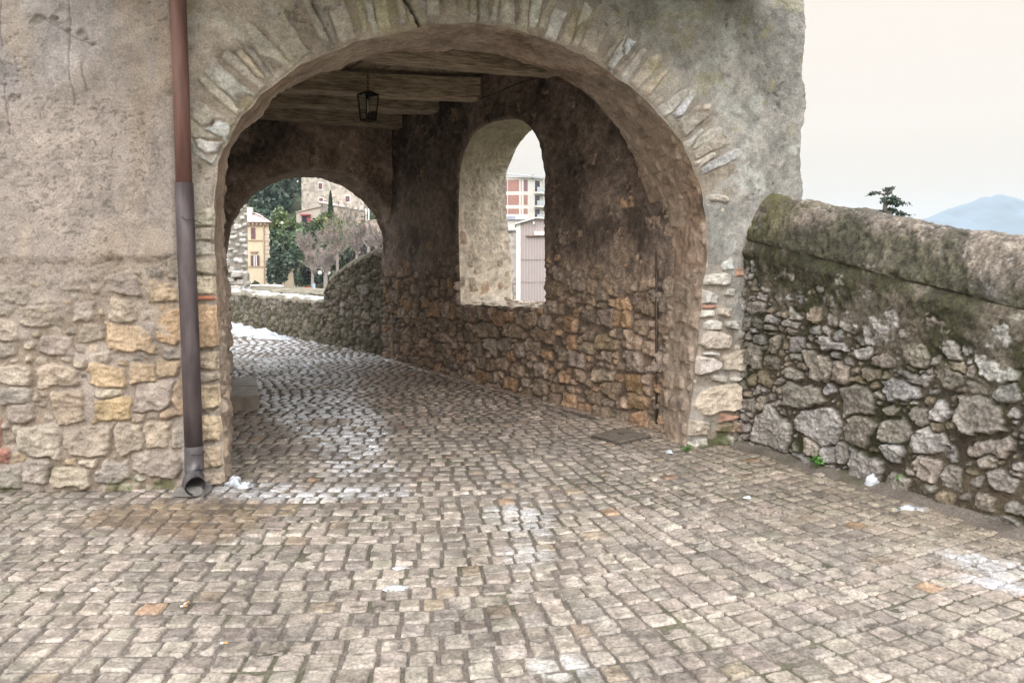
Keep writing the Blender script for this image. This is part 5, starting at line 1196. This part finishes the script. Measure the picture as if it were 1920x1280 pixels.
# cars
def car(px, py_roof, Y, L, Hh, W, col, rz, lab, van=False, snow=False):
    x = X_(px, Y); M = mat_plain('car_paint', col, .25, .1, .03, 1, spec=.6); T = empty('parked_car' if not van else 'parked_van', (x, Y, PZ), lab, 'van' if van else 'car', None if van else 'cars parked in the square', rz)
    def bl(name, prof, w, mat, z=0):
        n = len(prof); m = MB(); m.poly([(p[0], -w / 2, p[1]) for p in prof], [(p[0], w / 2, p[1]) for p in prof]); o = m.build(name, mat, T, bevel=.05); o.location = (0, 0, 0); return o
    h = L / 2
    if van:
        bl('body', [(-h, .35), (h, .35), (h, 1.0), (h - .45, 1.15), (h - 1.1, Hh - .08), (h - 1.5, Hh), (-h + .1, Hh), (-h, Hh - .2)], W, M)
        bl('side_windows', [(h - 1.9, 1.2), (h - .75, 1.2), (h - 1.2, Hh - .25), (h - 1.9, Hh - .25)], W + .03, M_win)
    else:
        bl('body', [(-h, .3), (h, .3), (h, .68), (h - .9, .85), (-h + .2, .92), (-h, .75)], W, M)
        bl('cabin', [(-h + .25, .9), (h - .95, .84), (h - 1.65, Hh), (-h + .8, Hh)], W * .86, M)
        bl('side_windows', [(-h + .55, .95), (h - 1.2, .93), (h - 1.72, Hh - .09), (-h + .88, Hh - .09)], W * .86 + .03, M_win)
        m = MB(); m.poly([(-h + .22, -W * .36, .95), (-h + .22, W * .36, .95), (-h + .30, W * .36, .95), (-h + .30, -W * .36, .95)], [(-h + .66, -W * .34, Hh - .1), (-h + .66, W * .34, Hh - .1), (-h + .74, W * .34, Hh - .1), (-h + .74, -W * .34, Hh - .1)]); o = m.build('rear_window', M_win, T); o.location = (0, 0, 0)
        for s in (-1, 1):
            o = MB().box((-h - .01, s * W * .4, .75), (.06, .22, .2)).build('tail_light', mat_plain('tail_light', (.5, .02, .02), .3), T); o.location = (0, 0, 0)
    for sx in (-1, 1):
        for sy in (-1, 1):
            o = MB().tube([(sx * (h - .75), sy * (W / 2 - .12), .31), (sx * (h - .75), sy * (W / 2 + .02), .31)], .31, 16).build('wheel', M_iron, T); o.location = (0, 0, 0)
    if snow:
        o = MB().box((-.1, 0, Hh + .03), (L * .35, W * .7, .06), taper=.85).build('snow', M_snow, T); o.location = (0, 0, 0)
car(508, 536, 92, 4.6, 1.95, 1.9, (.75, .76, .76), .12, 'white van parked in front of the yellow house', van=True)
car(556, 540, 90, 4.0, 1.5, 1.7, (.45, .10, .09), .9, 'red parked car right of the white van, half hidden')
car(566, 540, 84, 3.9, 1.48, 1.68, (.42, .55, .64), .5, 'pale blue parked car in front of the red cars')
car(578, 538, 96, 4.0, 1.5, 1.7, (.55, .07, .06), .1, 'bright red parked car behind the pale blue one')
car(602, 536, 86, 3.8, 1.6, 1.7, (.75, .75, .74), 1.2, 'white hatchback with red tail lights beside the lamp post')
car(596, 548, 70, 4.0, 1.35, 1.7, (.78, .79, .8), .3, 'snow covered white car nearest the low wall', snow=True)
T = empty('notice_board', (X_(588, 80), 80, PZ), 'blue grey notice board standing between the parked cars', 'notice board')
rect('panel', 585.5, 531, 591, 546, 80., mat_plain('blue_grey_panel', (.30, .38, .46), .5), T); rect('post', 587.6, 546, 588.6, 560, 80., M_iron, T, .0, .05)

# seen through the side window
Y = 170.; A_ = empty('apartment_block', (X_(978, Y), Y, -20), 'brick and white apartment block with balconies seen through the window opening', 'apartment block')
ca_ = np.array([X_(980, Y), Y]); dl = np.array([-.985, .17]); dr = np.array([.80, .60])
M_brk = mat_plain('orange_brick', (.34, .19, .16), .85, 0, .12, 2); M_conc = mat_plain('white_concrete', (.60, .585, .56), .8, 0, .06, 1); M_shade = mat_plain('rolled_blind', (.22, .13, .15), .7)
ztop = Z_(336, Y); zb_ = -24
def fbox(name, o0, d, a0, a1, z0, z1, dep, proud, mat):
    n = np.array([d[1], -d[0]]); n = n if np.dot(n, -np.array(o0)) > 0 else -n
    p = [o0 + d * a0 + n * proud, o0 + d * a1 + n * proud, o0 + d * a1 + n * (proud - dep), o0 + d * a0 + n * (proud - dep)]
    return MB().poly([(q_[0], q_[1], z0) for q_ in p], [(q_[0], q_[1], z1) for q_ in p]).build(name, mat, A_)
WL, WR = 9.0, 8.5
p = [ca_, ca_ + dl * WL, ca_ + dl * WL + dr * WR, ca_ + dr * WR]
MB().poly([(a[0], a[1], zb_) for a in p], [(a[0], a[1], ztop + .3) for a in p]).build('wall', M_conc, A_)
st = [Z_(362, Y), Z_(387.5, Y), Z_(413, Y), Z_(438, Y)]
tops = [ztop - .2] + [z - .45 for z in st[:-1]]
for zt_, zb2 in zip(tops, [z + .35 for z in st]):
    fbox('brick_panel', ca_, dl, 1.1 if zt_ != tops[0] else 1.6, 4.6 if 0 else 3.9, zb2, zt_, .1, .06, M_brk) if False else None
    for (a0, a1, mt, nm) in [(-.0, 0, None, None)]: pass
    for (x0p, x1p, mt, nm) in [(951.5, 973, M_brk, 'brick_panel'), (976.5, 984.5 if zt_ != tops[0] else 984.5, M_brk if zt_ != tops[0] else M_shade, 'brick_panel' if zt_ != tops[0] else 'blind'), (940, 949.8, M_shade, 'blind')]:
        a0 = (X_(980, Y) - X_(x1p, Y)) * .98; a1 = (X_(980, Y) - X_(x0p, Y)) * .98
        if a0 < 0:
            fbox(nm, ca_, dr, .25, 1.3, zb2, zt_, .1, .05, mt); a0 = .25
        fbox(nm, ca_, dl, a0, a1, zb2, zt_, .1, .05, mt)
    fbox('balcony', ca_, dr, 3.0, 8.4, zb2 - .45, zb2 + .0, 1.3, 1.2, M_conc)
    fbox('railing', ca_, dr, 3.0, 8.4, zb2 + .05, zb2 + .95, .05, 1.18, mat_plain('grey_railing', (.42, .46, .5), .6))
    fbox('balcony_door', ca_, dr, 3.3, 4.6, zb2, zt_, .1, .06, M_win); fbox('balcony_door', ca_, dr, 6.2, 7.4, zb2, zt_, .1, .06, M_shade); fbox('pier', ca_, dr, 5.1, 5.5, zb2 - .3, zt_ + .3, 1.25, 1.22, M_conc)
m = MB(); n2 = [(p[0][0] + .2, p[0][1] - .9), (p[1][0] - .6, p[1][1] - .4), (p[2][0], p[2][1] + .5), (p[3][0] + .8, p[3][1])]
m.poly([(a, b, ztop + .3 + (1.2 if i in (1, 2) else 0)) for i, (a, b) in enumerate(n2)], [(a, b, ztop + .6 + (1.2 if i in (1, 2) else 0)) for i, (a, b) in enumerate(n2)]); m.build('roof', mat_plain('grey_roof', (.38, .40, .42), .7), A_)
rect('chimney', 996, 328, 1001, 338, Y + 4, mat_plain('blue_grey_stack', (.25, .28, .32), .7), A_, 0, .8)
Y = 62.; o = empty('white_annex', (X_(962, Y), Y, -6), 'low white building with a grey window below the apartment block', 'building')
rect('wall', 925, 402, 990, 560, Y, M_conc, o, 0, 4); rect('window', 950, 405.5, 966, 413.5, Y, mat_plain('grey_blind', (.28, .30, .36), .6), o, .06, .1); rect('ledge', 945, 411, 990, 412.2, Y, mat_plain('ledge_grey', (.4, .4, .42)), o, .25, .3)
Y = 44.; o = empty('brick_shed', (X_(960, Y), Y, -6), 'narrow grey brown brick wall building left of the ribbed shed', 'shed')
rect('wall', 930, 434, 985, 700, Y, mat_rubble_far('small_brick', (.33, .30, .28), 5), o, 0, 3); rect('coping', 930, 431.5, 985, 434, Y, mat_plain('dark_coping', (.2, .19, .19)), o, .1, 3.2); rect('lean_to_roof', 956, 530, 975, 534, Y - 1, mat_plain('lean_to', (.22, .16, .15)), o, .5, 1.)
Y = 28.; o = empty('ribbed_shed', (X_(995, Y), Y, -6), 'tall pinkish ribbed metal shed with white corner trim', 'shed')
def mat_ribs():
    m, n, b = newmat('ribbed_metal'); tcn = n.nodes.new('ShaderNodeTexCoord'); wv = n.nodes.new('ShaderNodeTexWave'); wv.inputs['Scale'].default_value = 3.2; wv.bands_direction = 'X'; wv.inputs['Distortion'].default_value = .1
    n.links.new(tcn.outputs['Object'], wv.inputs[0]); r = n.nodes.new('ShaderNodeValToRGB'); r.color_ramp.elements[0].color = (.36, .31, .31, 1); r.color_ramp.elements[1].color = (.44, .385, .385, 1); n.links.new(wv.outputs[0], r.inputs[0]); n.links.new(r.outputs[0], b.inputs['Base Color'])
    bp = n.nodes.new('ShaderNodeBump'); bp.inputs['Distance'].default_value = .02; n.links.new(wv.outputs[0], bp.inputs['Height']); n.links.new(bp.outputs[0], b.inputs['Normal']); b.inputs['Roughness'].default_value = .55; return m
MR = mat_ribs(); zb_ = -8
m = MB(); m.poly([(X_(968, Y), Y, zb_), (X_(1045, Y), Y, zb_), (X_(1045, Y), Y + 3, zb_), (X_(968, Y), Y + 3, zb_)], [(X_(968, Y), Y, Z_(419, Y)), (X_(1045, Y), Y, Z_(412, Y)), (X_(1045, Y), Y + 3, Z_(412, Y)), (X_(968, Y), Y + 3, Z_(419, Y))]); m.build('wall', MR, o)
m = MB(); pr = [(966, 418.5), (1004, 407.5), (1045, 409)]; m.poly([(X_(a, Y), Y - .15, Z_(b + 2.5, Y)) for a, b in pr] + [(X_(a, Y), Y + 3, Z_(b + 2.5, Y)) for a, b in pr[::-1]], [(X_(a, Y), Y - .15, Z_(b, Y)) for a, b in pr] + [(X_(a, Y), Y + 3, Z_(b, Y)) for a, b in pr[::-1]]); m.build('roof', M_white, o)
m = MB(); m.poly([(X_(970, Y), Y - .02, Z_(419, Y)), (X_(1040, Y), Y - .02, Z_(412, Y)), (X_(1040, Y), Y + 2.8, Z_(412, Y)), (X_(970, Y), Y + 2.8, Z_(419, Y))], [(X_(970, Y), Y - .02, Z_(418.6, Y)), (X_(1004, Y), Y - .02, Z_(409, Y)), (X_(1004, Y), Y + 2.8, Z_(409, Y)), (X_(970, Y), Y + 2.8, Z_(418.6, Y))])
m.build('gable', MR, o)
rect('corner_trim', 968, 420, 976, 700, Y, M_white, o, .03, .06); rect('ledge', 986, 441, 1045, 443, Y, mat_plain('brown_ledge', (.3, .22, .22)), o, .1, .12); rect('box_front', 1001, 434, 1045, 441, Y, M_white, o, .12, .14); rect('seam', 970, 486, 1045, 487, Y, mat_plain('seam', (.3, .26, .26)), o, .02, .04); rect('seam', 970, 528, 1045, 529, Y, mat_plain('seam', (.3, .26, .26)), o, .02, .04)
rect('wall_lamp', 999, 416, 1002, 421, Y, M_white, o, .12, .12)

# ================================================================== TREES
def crown_pts(c, r, n, seed, clumps=14, spread=.46, low=.0):
    rg = np.random.RandomState(seed); cl = rg.normal(size=(clumps, 3)); cl /= np.linalg.norm(cl, axis=1)[:, None]; cl *= rg.uniform(.3, .85, clumps)[:, None]
    k = rg.randint(0, clumps, n); d = rg.normal(size=(n, 3)); d /= np.linalg.norm(d, axis=1)[:, None]; d *= (rg.uniform(0, 1, n) ** .45 * spread)[:, None]
    return np.array(c)[None] + (cl[k] + d) * np.array(r)[None], k
def leafy(px0, py0, px1, py1, Y, n, size, col, seed, lab, name='tree', cat='tree', group=None, clumps=16, trunk=True, var=.6):
    clumps = int(clumps * 1.6)
    xa, xb, zb2, zt2 = X_(px0, Y), X_(px1, Y), Z_(py1, Y), Z_(py0, Y); cx, cz = (xa + xb) / 2, (zb2 + zt2) / 2; r = ((xb - xa) / 2 * 1.05, (xb - xa) / 2 * .8, (zt2 - zb2) / 2 * 1.05)
    g = min(float(terr(np.array(cx), np.array(Y * 1.))), zb2 - .3); T = empty(name, (cx, Y, g), lab, cat, group)
    P_, k = crown_pts((cx, Y, cz), r, n, seed, clumps); V1, F1, C1_ = cards(P_, size, col, seed, var=var)
    kk = np.repeat(k, 4); cf = np.random.RandomState(seed + 1).uniform(.6, 1.5, clumps)[kk][:, None]; link('crown', mesh_np('crown', V1, F1, C1_ * cf, False), M_leaf, T)
    rg = random.Random(seed); m = MB(); m.tube([(cx, Y, g), (cx + rg.uniform(-.2, .2), Y, lerp(g, cz, .6)), (cx, Y, cz + r[2] * .4)], [max(.08, r[0] * .07), max(.06, r[0] * .05), .03], 7)
    for i in range(6):
        a = rg.uniform(0, 6.28); z0 = lerp(zb2, cz, rg.random()); m.tube([(cx, Y, z0), (cx + math.cos(a) * r[0] * .6, Y + math.sin(a) * r[1] * .6, z0 + r[2] * .5)], [.08, .03], 5)
    m.build('trunk', M_bark, T)
DK = (.075, .105, .078); MG = (.10, .14, .085); LG = (.14, .19, .09); OL = (.12, .13, .075)
leafy(502, 462, 540, 532, 97, 2600, .28, DK, 1, 'dark evergreen tree beside the yellow house', group=None)
leafy(530, 470, 562, 540, 101, 2200, .28, DK, 2, 'dark evergreen tree behind the parked cars')
leafy(505, 425, 556, 482, 112, 2800, .32, MG, 3, 'mid green bushy tree above the dark evergreens')
leafy(548, 418, 600, 480, 118, 2600, .32, (.085, .125, .07), 4, 'grey green bushy tree below the cottage')
leafy(512, 392, 539, 418, 150, 1200, .3, LG, 5, 'pale green rounded tree against the wooded hill')
leafy(500, 412, 560, 432, 140, 1500, .3, (.11, .15, .05), 6, 'yellow green hedge below the pale round tree', 'hedge', 'hedge')
leafy(585, 400, 640, 440, 145, 1800, .32, (.11, .14, .06), 7, 'green shrub in front of the stone annex', 'shrub', 'shrub')
leafy(566, 490, 610, 536, 104, 1300, .26, (.04, .055, .04), 8, 'dark shrub behind the double street lamp', 'shrub', 'shrub')
leafy(472, 527, 487, 540, 96, 400, .15, (.05, .07, .035), 9, 'small clipped bush in front of the yellow house', 'bush', 'bush')
# cypress
Y = 158.; cx = X_(621, Y); T = empty('cypress', (cx, Y, terr(np.array(cx), np.array(Y))), 'slim dark cypress in front of the tall stone house', 'cypress')
rg_ = np.random.RandomState(5); n = 1500; hh = rg_.uniform(0, 1, n); zb2, zt2 = Z_(418, Y), Z_(359, Y); rad = (1 - hh) ** .7 * .75 * np.minimum(1, hh * 6 + .4); a = rg_.uniform(0, 6.28, n)
P_ = np.stack([cx + np.cos(a) * rad * rg_.uniform(.5, 1, n), Y + np.sin(a) * rad, zb2 + hh * (zt2 - zb2)], -1); V1, F1, C1_ = cards(P_, .2, (.045, .07, .035), 5); link('crown', mesh_np('crown', V1, F1, C1_, False), M_leaf, T)
MB().tube([(cx, Y, zb2 - 3), (cx, Y, zt2 - 1)], [.12, .03], 6).build('trunk', M_bark, T)
# bare trees
def bare(px, pyb, pyt, Y, spread, seed, col, lab, n=900):
    x = X_(px, Y); zb2, zt2 = Z_(pyb, Y), Z_(pyt, Y); Hh = zt2 - zb2; T = empty('bare_tree', (x, Y, zb2), lab, 'bare tree', None); rg = random.Random(seed); m = MB(); tips = []
    m.tube([(x, Y, zb2 - 2), (x + .1, Y, zb2 + Hh * .25)], [.22, .16], 7)
    for i in range(9):
        a = rg.uniform(0, 6.28); e = rg.uniform(.15, .8); L = Hh * rg.uniform(.5, .75); p0 = Vector((x + .1, Y, zb2 + Hh * rg.uniform(.12, .3))); d = Vector((math.cos(a) * e * spread, math.sin(a) * e * spread * .6, 1)).normalized(); p1 = p0 + d * L * .5; p2 = p1 + (d + Vector((rg.uniform(-.3, .3), rg.uniform(-.3, .3), .1))).normalized() * L * .5
        m.tube([p0, p1, p2], [.10, .06, .03], 5); tips += [(p0, p1), (p1, p2)]
        for k in range(5):
            t = rg.random(); q0 = p0.lerp(p1, t) if rg.random() < .4 else p1.lerp(p2, t); dd = (d + Vector((rg.uniform(-1, 1), rg.uniform(-1, 1), rg.uniform(-.2, .7)))).normalized(); q1 = q0 + dd * L * rg.uniform(.2, .4); m.tube([q0, q1], [.04, .018], 4); tips.append((q0, q1))
    m.build('trunk', mat_plain('grey_bark', (.25, .225, .20), .9), T)
    V1 = []; F1 = []; C_ = []
    for i in range(n):
        a, b = rg.choice(tips); q0 = a.lerp(b, rg.uniform(.2, 1)); dd = ((b - a).normalized() * .8 + Vector((rg.gauss(0, .6), rg.gauss(0, .6), rg.gauss(.15, .5)))).normalized() * rg.uniform(.4, 1.1) * Hh / 7; s_ = dd.cross(Vector((rg.gauss(0, 1), rg.gauss(0, 1), rg.gauss(0, 1)))).normalized() * rg.uniform(.014, .03)
        k = len(V1); V1 += [q0 - s_, q0 + s_, q0 + dd]; F1.append((k, k + 1, k + 2)); cc = [c_ * rg.uniform(.7, 1.3) for c_ in col]; C_ += [cc] * 3
    link('twigs', mesh_np('twigs', np.array([tuple(v_) for v_ in V1]), np.array(F1), np.array(C_), False), M_leaf, T)
PU = (.31, .27, .245); GY = (.33, .30, .25)
bare(585, 528, 440, 92, 1.0, 11, PU, 'purplish bare tree right of the dark evergreens', 3400)
bare(632, 500, 412, 100, 1.1, 12, GY, 'wide grey bare tree in the centre right of the far view', 3600)
bare(668, 492, 410, 108, 1.0, 13, PU, 'bare tree with pinkish twigs left of the rightmost one', 3600)
bare(705, 478, 410, 114, 1.0, 14, PU, 'rightmost bare tree next to the arch edge', 3400)
bare(610, 530, 462, 84, 1.1, 15, PU, 'low bare tree just behind the double street lamp', 3000)
bare(650, 450, 380, 140, .8, 16, GY, 'tall thin bare tree in front of the annex roof', 1500)
bare(690, 470, 440, 80, 1.2, 17, PU, 'low bare tree behind the tall mossy parapet', 2600)
leafy(590, 440, 660, 500, 124, 2600, .34, (.095, .115, .075), 18, 'grey green thicket behind the bare trees', 'thicket', 'thicket')
leafy(650, 440, 740, 510, 128, 2600, .36, (.13, .11, .10), 19, 'brownish thicket at the right behind the bare trees', 'thicket', 'thicket')
# wooded hillside
rg_ = np.random.RandomState(77); Vs, Fs, Cs = [], [], []; nb = 0
for i in range(760):
    Y = rg_.uniform(160, 420); px = rg_.uniform(380, 780); x = X_(px, Y)
    if Y < 190 and px > 545: continue
    z = float(terr(np.array(x), np.array(Y))); r = rg_.uniform(2.2, 4.5); base = np.array([(.05, .08, .06), (.065, .095, .07), (.09, .12, .07), (.06, .08, .075)][rg_.randint(4)])
    P_, k = crown_pts((x, Y, z + r * 1.1), (r, r, r * 1.15), 130, 5000 + i, 8, .5); V1, F1, C1_ = cards(P_, .75, base, 6000 + i); Vs.append(V1); Fs.append(F1 + nb); Cs.append(C1_); nb += len(V1)
o = link('wood', mesh_np('wood', np.concatenate(Vs), np.concatenate(Fs), np.concatenate(Cs), False), M_leaf); tag(o, None, None, None, 'stuff')
# scrub covering the slope between the square and the houses
Vs, Fs, Cs = [], [], []; nb = 0
for i in range(520):
    Y = rg_.uniform(116, 172); px = rg_.uniform(400, 760); x = X_(px, Y); z = float(terr(np.array(x), np.array(Y))); r = rg_.uniform(.8, 1.8)
    P_, k = crown_pts((x, Y, z + r * .6), (r * 1.2, r, r), 70, 8000 + i, 6, .5); V1, F1, C1_ = cards(P_, .36, [(.07, .11, .045), (.10, .14, .06), (.09, .09, .055)][rg_.randint(3)], 9000 + i); Vs.append(V1); Fs.append(F1 + nb); Cs.append(C1_); nb += len(V1)
o = link('scrub', mesh_np('scrub', np.concatenate(Vs), np.concatenate(Fs), np.concatenate(Cs), False), M_leaf); tag(o, None, None, None, 'stuff')
# cedar above the right parapet
Y = 46.; xb_ = X_(1660, Y); zt2 = Z_(350, Y); zl_ = Z_(405, Y)
T = empty('cedar', (xb_, Y, PZ - 6), 'dark cedar top with drooping branches rising above the right parapet', 'cedar'); rg = random.Random(3)
tr = [Vector((xb_ - .1, Y, PZ - 6)), Vector((xb_ - .15, Y, zl_ - 1)), Vector((X_(1657, Y), Y, Z_(385, Y))), Vector((X_(1663, Y), Y, Z_(362, Y))), Vector((X_(1676, Y), Y, zt2))]
MB().tube(tr, [.3, .2, .12, .07, .02], 8).build('trunk', M_bark, T)
m = MB(); pts = []
for (a, b, c_, d, e, f_) in [(1658, 380, 1668, 376, 1692, 384), (1659, 374, 1675, 368, 1688, 378), (1657, 376, 1650, 372, 1643, 380), (1660, 366, 1650, 358, 1646, 362), (1661, 362, 1672, 354, 1684, 361), (1664, 358, 1670, 352, 1680, 351), (1656, 392, 1680, 395, 1704, 403), (1656, 398, 1675, 398, 1690, 405), (1656, 394, 1646, 398, 1640, 404), (1660, 370, 1672, 372, 1680, 382), (1655, 404, 1690, 408, 1715, 415), (1655, 404, 1630, 408, 1610, 416), (1655, 396, 1668, 390, 1686, 394), (1659, 384, 1672, 380, 1684, 386)]:
    dy = rg.uniform(-1.2, 1.2); p0 = Vector(at(a, b, Y)); p1 = Vector(at(c_, d, Y)) + Vector((0, dy * .5, 0)); p2 = Vector(at(e, f_, Y)) + Vector((0, dy, 0)); m.tube([p0, p1, p2], [.05, .035, .012], 5)
    for k in range(80):
        t = rg.random() ** .8; q0 = p0.lerp(p1, t * 2) if t < .5 else p1.lerp(p2, t * 2 - 1); pts.append((q0.x + rg.gauss(0, .09), q0.y + rg.gauss(0, .12), q0.z + rg.gauss(-.03, .04)))
m.build('branches', M_bark, T); V1, F1, C1_ = cards(np.array(pts), .085, (.035, .065, .045), 5); link('needles', mesh_np('needles', V1, F1, C1_, False), M_leaf, T)

# ================================================================== HAZE
hz = MB().box((0, 1000, 120), (9000, 9000, 440)); hb_ = bpy.data.meshes.new('haze'); hb_.from_pydata(hz.v, [], hz.f); ho = bpy.data.objects.new('haze', hb_); C.objects.link(ho)
mh = bpy.data.materials.new('haze'); mh.use_nodes = True; n = mh.node_tree; n.nodes.clear(); vo = n.nodes.new('ShaderNodeVolumePrincipled'); ou = n.nodes.new('ShaderNodeOutputMaterial')
vo.inputs['Color'].default_value = (.74, .87, 1.0, 1); vo.inputs['Density'].default_value = .00016; vo.inputs['Anisotropy'].default_value = 0
n.links.new(vo.outputs[0], ou.inputs['Volume']); hb_.materials.append(mh); tag(ho, None, None, None, 'stuff')
print('objects', len(bpy.data.objects))
